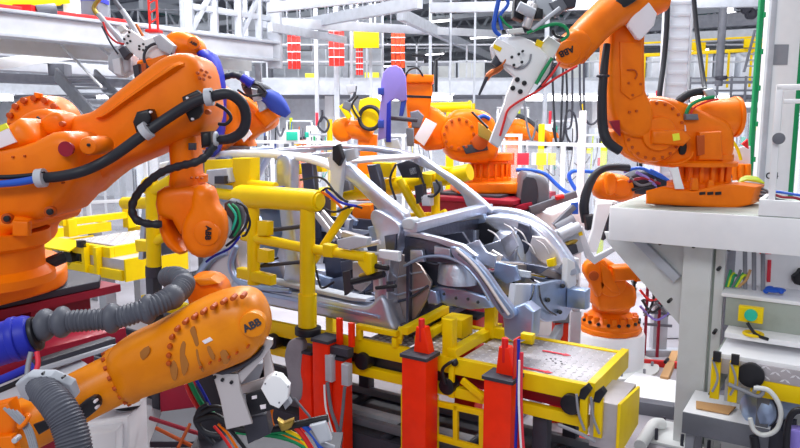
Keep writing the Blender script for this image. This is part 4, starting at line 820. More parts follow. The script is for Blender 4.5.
part('base_ring', 'orange', R1, lathe(bc, Z, [(0, .3), (.04, .3), (.07, .26), (.16, .26), (.18, .29), (.24, .29)], 32)); part('cable_plug', 'black', R1, tube([q(44, 266, 3.3), q(52, 262, 3.32), q(64, 257, 3.36)], .03, n=8)); 
part('turret', 'orange', R1, pslab(cut3([(-45, 200), (0, 205), (40, 208), (58, 212), (56, 222), (40, 226), (34, 234), (30, 246), (0, 252), (-45, 252)]), 3.0, .55, .05)); parts('pin_boss', 'orange_dark', R1, pcyl(6, 219, 3.0, 5.5, .03), pcyl(49, 212, 3.0, 5.5, .03)); parts('pin_hole', 'black', R1, pcyl(6, 219, 2.985, 3.2, .02), pcyl(49, 212, 2.985, 3.2, .02))
part('turret_panel', 'orange', R1, pslab([(14, 220), (30, 221), (30, 236), (14, 236)], 2.98, .04, .01))
part('lower_arm', 'orange', R1, pslab(cut3([(-50, 152), (0, 152), (30, 148), (56, 141), (74, 132), (90, 132), (99, 142), (98, 156), (95, 176), (86, 192), (74, 206), (62, 214), (20, 216), (-50, 216)]), 3.02, .5, .06))
part('pivot_boss', 'orange', R1, pcyl(87, 146, 2.98, 9.5, .2, .02)); part('pivot_pin', 'black', R1, pcyl(88, 145, 2.97, 1.6, .02)); part('lightening_hole', 'maroon', R1, lathe(q(65.5, 149, 3.0), YV, [(0, px(7.6, 3)), (.002, px(6.8, 3)), (.03, px(6.4, 3))]), label='dark round opening')
parts('bolt', 'orange_dark', R1, *[pcyl(u, v, 3.012, 1.1, .02) for u, v in ((12, 157), (24, 156), (62, 183))])
part('upper_arm', 'orange', R1, pslab(cut3([(66, 146), (72, 128), (84, 118), (98, 114), (108, 110), (130, 92), (158, 70), (178, 58), (198, 56), (209, 65), (214, 84), (217, 106), (214, 124), (203, 135), (184, 142), (152, 157), (122, 170), (102, 186), (88, 196), (72, 184)]), 3.3, .42, .075), label='long tapering orange upper arm')
part('arm_ridge', 'orange', R1, pslab(cut3([(100, 118), (112, 111), (140, 90), (170, 68), (184, 62), (190, 68), (160, 88), (130, 108), (112, 120)]), 3.27, .2, .05)); part('elbow_mark', 'orange_dark', R1, *[pcyl(u, v, 3.292, 1.5, .02) for u, v in ((197, 73), (201, 70), (206, 72), (209, 77), (203, 79), (199, 78), (204, 75))], label='dark red wear mark')
part('gear_ring', 'orange', R1, lathe(q(37, 126, 3.62), YV, [(-.02, px(24, 3.6)), (0, px(30, 3.6)), (.05, px(31, 3.6)), (.18, px(31, 3.6)), (.2, px(28, 3.6))], 36)); parts('ring_bolt', 'orange_dark', R1, *bolts(q(37, 126, 3.6), -YV, px(27, 3.6), 16, .016, .02)); part('ring_stub', 'orange', R1, cyl(q(38, 98, 3.6), q(38.5, 93, 3.6), .02))
part('gear_cover', 'orange', R1, pslab(cut3([(22, 128), (34, 114), (50, 109), (62, 112), (70, 118), (74, 132), (60, 142), (40, 146), (26, 146)]), 3.4, .25, .05)); part('gear_slot', 'black', R1, pslab([(28, 128), (38, 116), (41, 119), (32, 134)], 3.39, .02, .004)); part('joint_block', 'orange', R1, pslab(cut3([(50, 118), (64, 112), (72, 118), (72, 132), (58, 136), (50, 130)]), 3.22, .2, .03)); part('joint_bolt', 'orange_dark', R1, pcyl(61, 124, 3.2, 2.6, .03))
part('motor', 'orange', R1, slab([q(u, v, 3.08) for u, v in cut3([(-30, 128), (0, 126), (13, 118), (24, 124), (32, 138), (28, 148), (0, 156), (-30, 158)])], YV*.26, .06)); part('motor_label', 'paper', R1, pslab([(-4, 130), (8, 127.5), (17, 142), (-4, 150)], 3.072, .012, .002), label='white label'); part('motor_label', 'sticker_yellow', R1, pslab([(-4, 127), (6, 123), (9, 128), (-4, 134)], 3.07, .012, .002), label='yellow top of the label')
# forearm hanging down, wrist with lettering
part('forearm', 'orange', R1, pslab(cut3([(173, 136), (186, 128), (201, 130), (199, 150), (200, 172), (203, 190), (190, 196), (173, 192), (175, 168)]), 3.36, .24, .06)); part('forearm_flange', 'orange', R1, tube([q(189, 174, 3.48), q(189, 181, 3.48)], .092, n=20)); parts('flange_bolt', 'orange_dark', R1, *[pcyl(176+i*5, 177.5+.4*abs(2.5-i), 3.37, 1.1, .03) for i in range(6)])
part('cover_plate', 'darkgrey', R1, pslab([(189, 143), (196, 143), (196, 150), (189, 150)], 3.345, .03, .006)); part('wrist_housing', 'orange', R1, pslab(cut3([(163, 190), (180, 184), (202, 184), (214, 196), (215, 215), (200, 226), (186, 232), (178, 218), (164, 214)]), 3.34, .26, .05))
part('wrist_fork', 'orange', R1, pslab(cut3([(163, 206), (172, 204), (172, 222), (180, 238), (190, 248), (184, 252), (172, 244), (165, 230)]), 3.36, .2, .03)); part('wrist_fork', 'orange_dark', R1, pslab(cut3([(172, 210), (184, 208), (192, 216), (186, 230), (190, 246), (178, 238), (173, 224)]), 3.48, .1, .02))
part('wrist_disc', 'orange', R1, pslab(cut3([(196, 187), (208, 185), (215, 190), (217, 202), (225, 213), (227, 230), (223, 246), (213, 255), (200, 256), (189, 248), (184, 234), (186, 219), (193, 207)]), 3.22, .16, .05), label='rounded wrist cover with black letters'); part('wrist_cap', 'orange', R1, pcyl(205.5, 233.5, 3.21, 14, .05, .02)); ptext('ABB', 208, 233, 3.205, 8, -96, 'black', R1)
part('wrist_flange', 'lightgrey', R1, pcyl(214, 228, 3.36, 16, .08))
# black hose along the arm
hs = part('hose', 'rubber', R1, ptube([(40, 178, 2.97, 5.2), (62, 176, 2.96, 5.4), (86, 170, 2.97, 5.4), (112, 157, 3.08, 5.4), (140, 137, 3.18, 5.4), (166, 119, 3.22, 5.4), (192, 103, 3.22, 5.4), (210, 97, 3.22, 5.4), (228, 94, 3.22, 5.4), (241, 102, 3.25, 5.4), (246, 116, 3.28, 5.2), (243, 130, 3.3, 5.2), (232, 138, 3.32, 5.0), (218, 140, 3.34, 5.0)], sub=8), label='thick black hose')
part('hose', 'blue_cable', R1, ptube([(-30, 186, 2.97, 3.4), (0, 184, 2.97, 3.6), (20, 182, 2.97, 3.8), (42, 178, 2.97, 3.8)]), label='blue hose end'); part('cable', 'black', R1, ptube([(-20, 177, 2.99, 2.4), (10, 177, 2.99, 2.4), (34, 175, 2.99, 2.4)]))
part('ribbed_hose', 'rubber', R1, ptube([(214, 146, 3.3, 4), (206, 156, 3.26, 4), (196, 162, 3.22, 4), (180, 166, 3.24, 4), (162, 172, 3.26, 4), (146, 184, 3.28, 4), (135, 198, 3.3, 4), (132, 210, 3.3, 4), (137, 220, 3.3, 4), (150, 224, 3.32, 4), (162, 224, 3.34, 4)], corr=.12, period=.045, n=10)); part('cable', 'black', R1, ptube([(216, 104, 3.25, 1.8), (226, 110, 3.27, 1.8), (231, 118, 3.28, 1.8), (226, 124, 3.28, 1.8), (219, 124, 3.3, 1.8)]))
for k, (u, v, du, dv) in enumerate([(41, 178, 1, -.1), (146, 131, .8, -.55), (209, 97, 1, -.1)]):
    ax = V((du, 0, -dv)).normalized(); c = part('hose_clamp', 'lightgrey', R1, lathe(q(u, v, [2.96, 3.18, 3.22][k])-ax*.016, ax, [(0, .028), (.0, .04), (.032, .04), (.032, .028)], 18), label='pale ring clamp'); part('clamp_screw', 'black', c, pcyl(u+1, v-5.5, [2.91, 3.13, 3.17][k], 1.0, .02), label='black screw')
br = part('hose_bracket', 'black', R1, pslab([(136, 122), (140, 112), (152, 109), (155, 118), (152, 128), (140, 134)], 3.2, .1, .015)); part('bracket_screw', 'paper', br, pcyl(150, 112, 3.19, 1.2, .02)); br = part('hose_bracket', 'black', R1, pslab([(183, 97), (198, 90), (203, 94), (203, 112), (199, 118), (191, 122), (186, 112)], 3.27, .05, .012)); part('bracket_screw', 'paper', br, pcyl(187, 98, 3.26, 1.3, .02)); part('bracket_screw', 'paper', br, pcyl(192, 119, 3.26, 1.3, .02))
part('wrist_motor', 'black', R1, pslab([(203, 132), (213, 131), (214, 146), (204, 148)], 3.3, .12, .02)); part('hose_clamp', 'lightgrey', R1, ring(q(216, 139, 3.3), X, .028, .008, 18), label='pale ring clamp'); part('wrist_screw', 'orange_dark', R1, pcyl(207, 112, 3.29, 2.6, .04))
wb = part('tool_cable_bundle', 'darkgrey', R1, pslab(cut3([(226, 202), (238, 200), (244, 210), (242, 226), (234, 238), (228, 232)]), 3.42, .12, .03), label='dark bundle of fittings beside the wrist')
for pts, m in (([(232, 204), (238, 210), (240, 224), (234, 236)], 'green'), ([(236, 202), (246, 208), (247, 222), (238, 236), (226, 246)], 'rubber'), ([(244, 206), (250, 222), (246, 234), (242, 236)], 'black'), ([(240, 236), (230, 248), (214, 256), (206, 262)], 'blue_deep'), ([(228, 204), (236, 216), (232, 230)], 'teal')): part('cable', m, wb, ptube([(u, v, 3.4, 1.3) for u, v in pts], n=8))

# ---- robot behind (blue cover, blue welding gun)
Yb = 6.6
R8 = thing('industrial_robot', 'orange robot with a blue covered welding gun behind the thick black hose loop', 'robot')
part('cover', 'blue_deep', R8, pslab(cut3([(199, 54), (206, 50), (215, 54), (222, 72), (225, 100), (224, 130), (218, 152), (208, 152), (206, 90), (204, 66)]), 6.0, .3, .08), label='deep blue plastic arm cover'); part('lower_arm', 'orange', R8, pslab(cut3([(212, 86), (232, 92), (242, 108), (240, 134), (226, 148), (212, 148)]), Yb-.4, .4, .08)); part('forearm', 'orange', R8, pslab(cut3([(240, 92), (252, 98), (262, 106), (274, 112), (278, 120), (274, 128), (260, 134), (252, 140), (244, 128), (238, 112)]), Yb, .3, .08)); part('wrist', 'orange', R8, cyl(q(262, 108, Yb-.05), q(274, 122, Yb-.05), .1)); part('foot', 'orange', R8, pslab([(236, 134), (250, 136), (254, 146), (234, 146)], Yb, .4, .05))
part('gun_fitting', 'darkgrey', R8, pslab(cut3([(242, 84), (252, 80), (264, 84), (274, 92), (270, 100), (258, 102), (248, 96)]), Yb-.15, .16, .03)); part('gun_fitting', 'lightgrey', R8, pslab([(256, 98), (264, 96), (268, 108), (260, 112)], Yb-.22, .1, .015)); part('gun_cover', 'blue', R8, ptube([(262, 96, Yb-.2, 5), (270, 98, Yb-.2, 8.5), (277, 104, Yb-.2, 9), (283, 110, Yb-.2, 7), (288, 115, Yb-.2, 4)], n=18), label='blue fabric gun cover'); part('hose', 'rubber', R8, ptube([(223, 78, Yb-.3, 3), (232, 75, Yb-.3, 3.2), (240, 77, Yb-.3, 3.4), (248, 84, Yb-.3, 4)], corr=.1, period=.05)); part('hose_end', 'blue_deep', R8, ptube([(242, 77, Yb-.34, 4), (252, 84, Yb-.34, 5)])); part('cable', 'black', R8, ptube([(244, 88, Yb-.3, 1.4), (256, 84, Yb-.3, 1.4), (266, 92, Yb-.3, 1.4)])); part('cable', 'black', R8, ptube([(238, 90, Yb-.3, 1.2), (248, 96, Yb-.35, 1.2), (262, 94, Yb-.3, 1.2)])); part('gun_bracket', 'lightgrey', R8, pslab([(252, 88), (262, 90), (264, 100), (254, 102)], Yb-.25, .1, .015)); part('gun_bracket', 'darkgrey', R8, pslab([(258, 86), (268, 92), (266, 98), (258, 96)], Yb-.28, .1, .015)); part('paper_tag', 'paper', R8, pslab([(238, 132), (246, 124), (252, 134), (244, 142)], Yb-.5, .02, .003), label='white paper tag')
p = q(232, 146, Yb); part('pedestal', 'grey', R8, box((p.x, Yb+.1, p.z/2), (.24, .24, p.z)))
# ---- robot upper left with the big spot welding gun
Y9 = 6.0
R9 = thing('industrial_robot', 'orange robot at the upper left holding a white spot welding gun with two long arms', 'robot')
part('wrist', 'orange', R9, pslab(cut3([(170, 36), (182, 32), (196, 36), (203, 44), (204, 52), (192, 56), (178, 54), (170, 48)]), Y9, .3, .08)); part('wrist_cap', 'orange', R9, pcyl(193, 43, Y9-.02, 6, .06)); ptext('ABB', 193.5, 43.5, Y9-.025, 4, -30, 'black', R9); part('forearm', 'orange', R9, ptube([(140, 66, Y9+.1, 5), (160, 60, Y9+.1, 7), (184, 58, Y9+.3, 9), (212, 66, Y9+.8, 10)], n=16)); part('bracket', 'orange', R9, pslab([(144, 62), (166, 55), (176, 58), (160, 68), (146, 70)], Y9-.1, .1, .015)); part('link', 'orange_dark', R9, pslab([(142, 64), (147, 63), (148, 76), (143, 76)], Y9-.12, .06, .01))
part('lower_arm', 'orange', R9, beam(q(205, 68, Y9+.9), q(208, 160, Y9+1.0), .3, .3, .06, up=X)); p = q(208, 160, Y9+1.0); part('pedestal', 'grey', R9, box((p.x, p.y, p.z/2), (.22, .22, p.z)))
part('gun_plate', 'white', R9, pslab([(124, 38), (132, 30), (146, 40), (156, 36), (172, 42), (174, 52), (162, 62), (150, 58), (142, 60), (128, 50)], Y9-.05, .06, .01), label='white gun plate'); parts('plate_bolt', 'black', R9, *[pcyl(u, v, Y9-.06, 1.1, .03) for u, v in ((129, 32), (128, 36), (124, 39), (127, 43), (130, 41), (139, 46), (143, 44), (146, 47), (143, 50), (139, 49))])
part('gun_ring', 'darkgrey', R9, ring(q(158, 58, Y9-.1), YV, px(13.5, Y9), px(1.4, Y9))); part('gun_actuator', 'lightgrey', R9, pslab([(154, 38), (162, 34), (176, 46), (172, 56), (160, 50)], Y9-.12, .1, .02)); part('gun_body', 'lightgrey', R9, pslab([(112, 56), (126, 44), (136, 56), (134, 72), (122, 78), (112, 70)], Y9, .2, .03)); part('gun_base', 'offwhite', R9, pslab([(114, 60), (122, 58), (124, 76), (116, 74)], Y9-.06, .1, .01)); part('gun_fitting', 'darkgrey', R9, pslab([(120, 50), (126, 46), (132, 54), (126, 60)], Y9-.1, .1, .01)); part('gun_fitting', 'darkgrey', R9, pslab([(134, 66), (140, 64), (142, 78), (136, 80)], Y9-.05, .08, .01))
part('electrode_arm', 'lightgrey', R9, ptube([(124, 44, Y9, 3), (110, 28, Y9, 2.6), (98, 14, Y9, 2.6)]), label='pale left electrode arm'); part('electrode_tip', 'brass', R9, ptube([(98, 15, Y9, 2.4), (94, 9, Y9, 2.2), (96, 3, Y9, 2.0), (102, -3, Y9, 1.8)])); part('electrode_arm', 'lightgrey', R9, ptube([(140, 38, Y9, 3), (130, 22, Y9, 2.8), (122, 10, Y9, 2.6)]), label='pale right electrode arm'); part('electrode_tip', 'midgrey', R9, ptube([(122, 10, Y9, 2.3), (116, 2, Y9, 2.2), (112, -6, Y9, 2)])); part('hose', 'wire_red', R9, ptube([(103, 22, Y9-.05, 1), (108, 34, Y9-.05, 1), (116, 42, Y9-.05, 1), (124, 44, Y9-.05, 1)]), label='red hose'); part('hose', 'darkgrey', R9, ptube([(102, 26, Y9-.06, .9), (110, 42, Y9-.06, .9), (118, 54, Y9-.06, .9)])); part('cap', 'cream', R9, pslab([(118, 28), (124, 25), (128, 30), (122, 34)], Y9-.08, .08, .01)); part('pneumatic_rod', 'copper', R9, ptube([(136, 24, Y9-.06, 1.4), (143, 36, Y9-.06, 1.4)]))
# ---- centre back robot on the dark red riser
Yc = 8.8
rc = thing('robot_riser', 'dark red steel riser box behind the car under the central robot', 'riser')
c0, c1 = qz(448, 192, 1.76), qz(516, 197, 1.76); sc_, tc_, _ = lc(q(478, 196, Yc-.2))
part('top_plate', 'maroon', rc, lbox(sc_-.75, sc_+.6, tc_-.3, tc_+1.1, 1.67, 1.72)); part('body', 'maroon', rc, lbox(sc_-.7, sc_+.56, tc_-.26, tc_+1.05, .1, 1.67)); part('foot_plate', 'maroon', rc, lbox(sc_-.75, sc_+.6, tc_-.3, tc_+1.1, 0, .1)); part('cover_plate', 'darkgrey', rc, lbox(sc_-.5, sc_+.34, tc_-.1, tc_+.9, 1.72, 1.75))
R2 = thing('industrial_robot', 'orange robot with purple gun guard standing on the dark red riser behind the car', 'robot')
bc = L(sc_-.05, tc_+.42, 1.75)
part('base', 'orange', R2, slab([bc+V(a) for a in ((-.44, -.42, 0), (.36, -.46, 0), (.5, -.3, 0), (.5, .3, 0), (-.4, .3, 0), (-.5, 0, 0))], Z*.14, .03)); part('turret', 'orange', R2, lathe(bc+Z*.12, Z, [(0, .28), (.06, .28), (.08, .24), (.26, .24), (.28, .29), (.36, .29)], 30)); parts('rib', 'orange', R2, *[box(bc+V((.26*cos(a), .26*sin(a), .25)), (.03, .05, .2)) for a in [-pi+i*pi/9 for i in range(10)]])
part('shoulder', 'orange', R2, pslab(cut3([(446, 120), (456, 110), (474, 110), (486, 114), (495, 128), (496, 148), (490, 160), (470, 162), (450, 158), (442, 144)]), Yc-.3, .7, .1)); part('shoulder_disc', 'orange', R2, pcyl(459, 134, Yc-.36, 17, .12)); parts('disc_bolt', 'orange_dark', R2, *bolts(q(459, 134, Yc-.36), -YV, px(14, Yc), 12, .02, .02)); part('motor', 'orange_dark', R2, pcyl(480, 142, Yc-.4, 8, .16)); part('motor_fitting', 'darkgrey', R2, pslab([(462, 146), (486, 142), (488, 150), (466, 154)], Yc-.38, .06, .01))
part('lower_arm', 'orange', R2, pslab(cut3([(410, 112), (430, 106), (446, 116), (452, 130), (448, 146), (432, 150), (420, 146)]), Yc-.2, .36, .08)); part('upper_arm', 'orange', R2, pslab([(406, 78), (431, 78), (432, 94), (429, 112), (426, 128), (408, 126), (406, 100)], Yc-.25, .36, .03)); part('arm_band', 'orange', R2, pslab([(404, 75), (433, 76), (433, 84), (404, 84)], Yc-.3, .46, .02)); part('cable', 'black', R2, ptube([(404, 82, Yc-.3, 1), (408, 71, Yc-.3, 1), (417, 68, Yc-.3, 1), (423, 76, Yc-.3, 1)])); part('arm_strap', 'black', R2, pslab([(406, 95), (432, 96), (432, 98.5), (406, 97.5)], Yc-.32, .02, .003)); part('elbow', 'orange', R2, cyl(q(420, 132, Yc-.4), q(420, 132, Yc+.1), .15)); part('forearm_pin', 'midgrey', R2, pslab([(410, 112), (418, 110), (424, 116), (420, 128), (412, 128)], Yc-.45, .1, .02))
part('paper_tag', 'paper', R2, pslab([(414, 138), (426, 118), (437, 124), (424, 146)], Yc-.55, .02, .003), label='white paper tag'); part('wrist_plate', 'brass', R2, pslab([(478, 122), (498, 136), (494, 144), (478, 136)], Yc-.5, .05, .01), label='tan bracket plate'); part('hose', 'blue_cable', R2, ptube([(478, 118, Yc-.3, 2), (484, 116, Yc-.3, 2), (490, 119, Yc-.3, 2)])); part('hose', 'black', R2, ptube([(472, 112, Yc-.4, 1.2), (480, 120, Yc-.45, 1.2), (488, 128, Yc-.5, 1.2)]))
Yg = 7.9
gd = part('gun_guard', 'purple', R2, pslab([(381, 100), (381, 84), (383, 73), (389, 66.5), (396, 65.5), (402, 69), (406, 77), (407, 100), (402, 102), (396, 99), (391, 101), (388, 108), (387, 138), (378, 140), (379, 118)], Yg, .12, .015), label='purple curved gun guard'); part('guard_edge', 'blue_deep', gd, pslab([(387, 104), (391, 100), (391, 142), (386, 142)], Yg-.01, .16, .01)); part('guard_edge', 'blue', gd, pslab([(401, 101), (407, 99), (403, 116), (399, 116)], Yg+.01, .14, .01)); part('guard_clip', 'blue', gd, pslab([(378, 88), (384, 88), (384, 95), (378, 95)], Yg-.03, .06, .01)); part('guard_clip', 'blue', gd, pslab([(378, 120), (384, 120), (384, 128), (378, 128)], Yg-.03, .06, .01))
part('gun_linkage', 'darkgrey', R2, ptube([(388, 118, Yg, 2), (400, 119, Yg+.2, 2), (416, 120, Yg+.4, 2.4)])); part('gun_foot', 'lightgrey', R2, pslab([(384, 140), (398, 138), (402, 150), (388, 152)], Yg+.05, .12, .02)); part('gun_foot', 'midgrey', R2, pslab([(406, 128), (414, 128), (414, 146), (407, 146)], Yg+.3, .12, .02))
# ---- far robot with yellow cable ring
Y7 = 10.8
R7 = thing('industrial_robot', 'small looking orange robot with a yellow ring guide behind the car roof', 'robot')
part('wrist', 'orange', R7, pslab(cut3([(333, 124), (340, 118), (350, 118), (352, 126), (352, 138), (342, 142), (334, 136)]), Y7, .4, .09)); part('forearm', 'orange', R7, ptube([(346, 129, Y7+.15, 9), (358, 130, Y7+.1, 9.5), (372, 136, Y7+.1, 8)], n=18)); part('lower_arm', 'orange', R7, beam(q(368, 134, Y7+.2), q(366, 200, Y7+.2), .3, .3, .05, up=X)); p = q(366, 200, Y7+.2); part('pedestal', 'grey', R7, box((p.x, p.y, p.z/2), (.5, .5, p.z))); part('ring_guide', 'rubber', R7, ring(q(370, 118, Y7-.1), V((.3, 1, 0)), px(11, Y7), px(2, Y7), 28, 8), label='dark round hose loop'); part('ring_plate', 'yellow', R7, pslab(cut3([(360, 100), (378, 98), (382, 110), (380, 128), (366, 130), (360, 116)]), Y7, .08, .015), label='yellow plate inside the loop')
part('gun_arm', 'yellow', R7, beam(q(341, 105, Y7-.1), q(350, 118, Y7-.1), .08, .08)); part('gun_arm', 'yellow', R7, beam(q(350, 104, Y7-.1), q(358, 118, Y7-.1), .08, .08)); part('gun_body', 'midgrey', R7, pslab([(344, 100), (354, 104), (350, 112), (342, 108)], Y7-.15, .1, .02)); part('gun_tip', 'darkgrey', R7, ptube([(348, 102, Y7-.1, 1.6), (354, 96, Y7-.1, 1.4), (356, 86, Y7-.1, 1.2)])); part('gun_tip', 'lightgrey', R7, pslab([(346, 86), (356, 84), (356, 92), (348, 94)], Y7-.12, .06, .01)); part('cable', 'black', R7, ptube([(358, 96, Y7-.15, 1), (352, 106, Y7-.15, 1), (360, 120, Y7-.15, 1)]))

# ---- foreground robot wrist lower left
R4 = thing('industrial_robot', 'amber orange robot arm in the lower left foreground with a big rounded wrist', 'robot')
Yf = 2.2
part('forearm', 'amber', R4, ptube([(-80, 482, 2.1, 34), (-20, 448, 2.15, 30), (40, 418, 2.22, 28), (84, 395, 2.28, 27), (128, 373, 2.33, 27)], n=32)); part('forearm_flange', 'amber', R4, lathe(q(116, 379, 2.33), q(134, 370, 2.345)-q(116, 379, 2.33), [(0, .085), (.002, .1), (.02, .106), (.035, .106), (.045, .1), (.07, .095)], 32)); parts('flange_bolt', 'orange_dark', R4, *bolts(q(119, 377.5, 2.325), q(108, 383, 2.32)-q(134, 370, 2.345), .098, 16, .008, .012))
part('wrist_housing', 'amber', R4, pslab(cut3([(112, 352), (128, 336), (150, 326), (178, 311), (206, 297), (228, 290), (246, 288.5), (259, 295), (267, 308), (270, 323), (266, 340), (255, 353), (236, 362), (206, 374), (176, 384), (152, 392), (136, 396), (122, 385)]), Yf, .25, .085), label='big rounded amber wrist housing')
bl = [(242, 297), (232, 299), (222, 303), (212, 308), (202, 313), (193, 318), (184, 323), (176, 330), (171, 338), (169, 347), (168, 356), (168, 364), (236, 354), (228, 358), (219, 361), (209, 364), (247, 348), (200, 368)]
parts('housing_bolt', 'orange_dark', R4, *[pcyl(u, v, Yf-.012, 2.7 if i < 12 else 1.3, .05, .003, 10) for i, (u, v) in enumerate(bl)]); part('lettering_disc', 'amber', R4, pcyl(252.5, 325, Yf-.006, 13.5, .04, .004, 36)); ptext('ABB', 252, 325.5, Yf-.0075, 11, 27, 'darkgrey', R4); part('paper_scrap', 'paper', R4, pslab([(202, 341), (210, 337), (213, 340), (205, 344)], Yf-.003, .004, .001), label='tiny white sticker')
parts('grime', 'grime', R4, pslab(cut3([(180, 350), (183, 341), (186, 344), (185, 354), (189, 364), (184, 376), (181, 366)]), Yf-.002, .006, .001), pslab(cut3([(196, 350), (198, 350), (200, 361), (204, 370), (202, 371), (198, 362)]), Yf-.002, .006, .001), pslab(cut3([(207, 347), (210, 346), (215, 356), (213, 360), (209, 354)]), Yf-.002, .006, .001), pslab(cut3([(170, 366), (174, 360), (178, 368), (176, 380), (172, 378)]), Yf-.002, .006, .001), pslab(cut3([(190, 330), (194, 326), (197, 334), (199, 344), (196, 346), (193, 338)]), Yf-.002, .006, .001), pslab(cut3([(140, 352), (148, 346), (150, 352), (143, 360)]), Yf-.002, .006, .001), pslab(cut3([(220, 352), (226, 350), (230, 360), (224, 364)]), Yf-.002, .006, .001), label='brownish grime streak')
part('side_cover', 'black', R4, slab([q(u, v, 2.16) for u, v in cut3([(76, 408), (90, 398), (97, 400), (98, 408), (90, 416), (78, 424), (72, 420)])], YV*.04, .01), label='black oval cover plate'); parts('cover_screw', 'paper', R4, pcyl(94.5, 402, 2.15, 1.6, .02), pcyl(96, 408, 2.15, 1.6, .02))
part('side_plate', 'orange', R4, pslab([(-10, 404), (14, 398), (20, 420), (10, 448), (-10, 448)], 2.06, .06, .015)); part('side_slot', 'black', R4, pslab([(34, 424), (60, 414), (64, 420), (40, 434)], 2.05, .02, .006)); part('lug', 'orange', R4, pslab([(-10, 436), (14, 434), (20, 452), (-10, 452)], 2.04, .03, .006)); part('lug_bolt', 'lightgrey', R4, pcyl(14, 441, 2.03, 3, .03)); parts('cable_ear', 'orange', R4, ring(q(24, 421, 2.03), V((.6, .4, -.7)), .02, .007, 18, 8))
parts('cable_strand', 'grey', R4, *[ptube([(4+i*4, 408+i, 2.04, 1.5), (14+i*3, 418, 2.03, 1.5), (25+i*2.2, 430, 2.02, 1.5), (32+i*2, 452, 2.0, 1.5)], n=8) for i in range(4)])
# corrugated hoses, blue sleeve
part('corrugated_hose', 'hose_grey', R4, ptube([(22, 334, 2.15, 10), (44, 326, 2.16, 10.5), (66, 322, 2.17, 11), (90, 320, 2.18, 11), (116, 318, 2.2, 11), (140, 311, 2.22, 11), (160, 303, 2.26, 11), (176, 294, 2.32, 11), (184, 284, 2.4, 10.5), (178, 277, 2.5, 10), (168, 277, 2.6, 10)], corr=.075, period=.0125, n=20), label='dark grey corrugated hose')
for u, v, Y, r, w in ((45, 325, 2.165, 17, .62), (62, 322, 2.17, 16.5, .62), (112, 318, 2.2, 16, .6), (148, 309, 2.24, 15.5, .6), (172, 297, 2.3, 14.5, .6), (184, 284, 2.4, 12.5, .5)): part('hose_bulge', 'hose_grey', R4, ball(q(u, v, Y), px(r, Y), 18, (w, 1, 1) if u < 165 else (.9, 1, .9)), label='thick ball ring on the hose')
part('hose_sleeve', 'blue_deep', R4, cyl(q(-60, 362, 2.1), q(34, 334, 2.15), px(22, 2.15), .02, 32), label='bright blue hose sleeve'); part('sleeve_ring', 'blue_deep', R4, cyl(q(12, 340, 2.13), q(20, 338, 2.135), px(23.4, 2.13), .004, 32)); part('sleeve_end', 'black', R4, cyl(q(33, 334.5, 2.15), q(38, 333, 2.153), px(18, 2.15), .004, 28))
part('hose_flange', 'lightgrey', R4, slab([q(45, 392, 2.0)+ (X*cos(a)*.088 + (Z*.85-YV*.5)*sin(a)*.078) for a in [pi/4*i+.35 for i in range(8)]], V((.012, .028, .02))*.8, .006), label='pale octagonal hose flange'); parts('flange_screw', 'black', R4, *[pcyl(u, v, 1.965, 1.2, .02) for u, v in ((29, 383), (42, 374), (62, 378), (30, 400))])
part('corrugated_hose', 'hose_grey', R4, ptube([(40, 384, 2.02, 14), (46, 392, 1.96, 15.5), (58, 406, 1.92, 16.5), (68, 424, 1.9, 17), (74, 446, 1.88, 17.5), (76, 480, 1.86, 18)], corr=.045, period=.0085, n=24), label='dark grey corrugated hose bending down')
part('cable', 'sticker_red', R4, ptube([(37, 352, 2.1, 2.6), (38, 364, 2.08, 2.6), (34, 376, 2.06, 2.6)])); part('cable', 'grey', R4, ptube([(31, 352, 2.1, 2.6), (28, 366, 2.08, 2.6), (27, 380, 2.06, 2.8)])); part('cable', 'blue_deep', R4, ptube([(-20, 388, 2.5, 4.5), (10, 376, 2.5, 4.5), (32, 366, 2.5, 4.5)], n=10)); part('cable', 'black', R4, ptube([(-20, 398, 2.5, 3), (10, 386, 2.5, 3), (30, 376, 2.5, 3)], n=10))
# tool carried by the wrist
Yt = 2.28
part('tool_bracket', 'alu', R4, slab([q(u, v, Yt) for u, v in ((212, 373), (238, 374), (240, 390), (252, 424), (226, 430), (220, 400))], YV*.02, .004), label='aluminium tool bracket'); part('tool_bracket', 'alu', R4, slab([q(u, v, Yt+.01) for u, v in ((236, 374), (258, 356), (265, 338), (272, 340), (272, 346), (262, 360), (241, 384))], YV*.03, .006)); part('tool_bracket', 'alu', R4, slab([q(u, v, Yt+.1) for u, v in ((262, 346), (268, 344), (275, 376), (268, 390), (242, 394), (240, 386), (264, 378))], YV*.015, .004)); parts('bracket_bolt', 'black', R4, *[pcyl(u, v, Yt-.01, 1.8, .02, n=12) for u, v in ((214, 378), (222, 380.5), (231, 383))]); part('tool_ring', 'darkgrey', R4, slab([q(u, v, Yt-.02) for u, v in cut3([(214, 372), (236, 366), (256, 354), (262, 348), (260, 356), (240, 370), (222, 376)])], YV*.06, .01)); part('tool_plate', 'black', R4, pslab([(246, 394), (266, 388), (272, 402), (276, 408), (248, 416)], Yt+.06, .02, .004), label='black plate with square holes'); parts('plate_window', 'paper', R4, pslab([(252, 396), (257, 395), (257, 398), (252, 399)], Yt+.055, .01, .001), pslab([(260, 405), (266, 404), (266, 408), (261, 409)], Yt+.055, .01, .001)); part('sensor_head', 'white', R4, pslab([(262, 386), (266, 378), (274, 373), (282, 375), (290, 385), (289, 396), (280, 406), (271, 402)], Yt+.0, .05, .005), label='white octagonal sensor head'); parts('sensor_screw', 'midgrey', R4, *[pcyl(u, v, Yt-.005, .8, .01, n=8) for u, v in ((276, 375), (288, 387), (279, 403), (265, 384))]); part('sensor_plug', 'grey', R4, pslab([(282, 400), (288, 396), (292, 402), (286, 408)], Yt+.02, .04, .006))
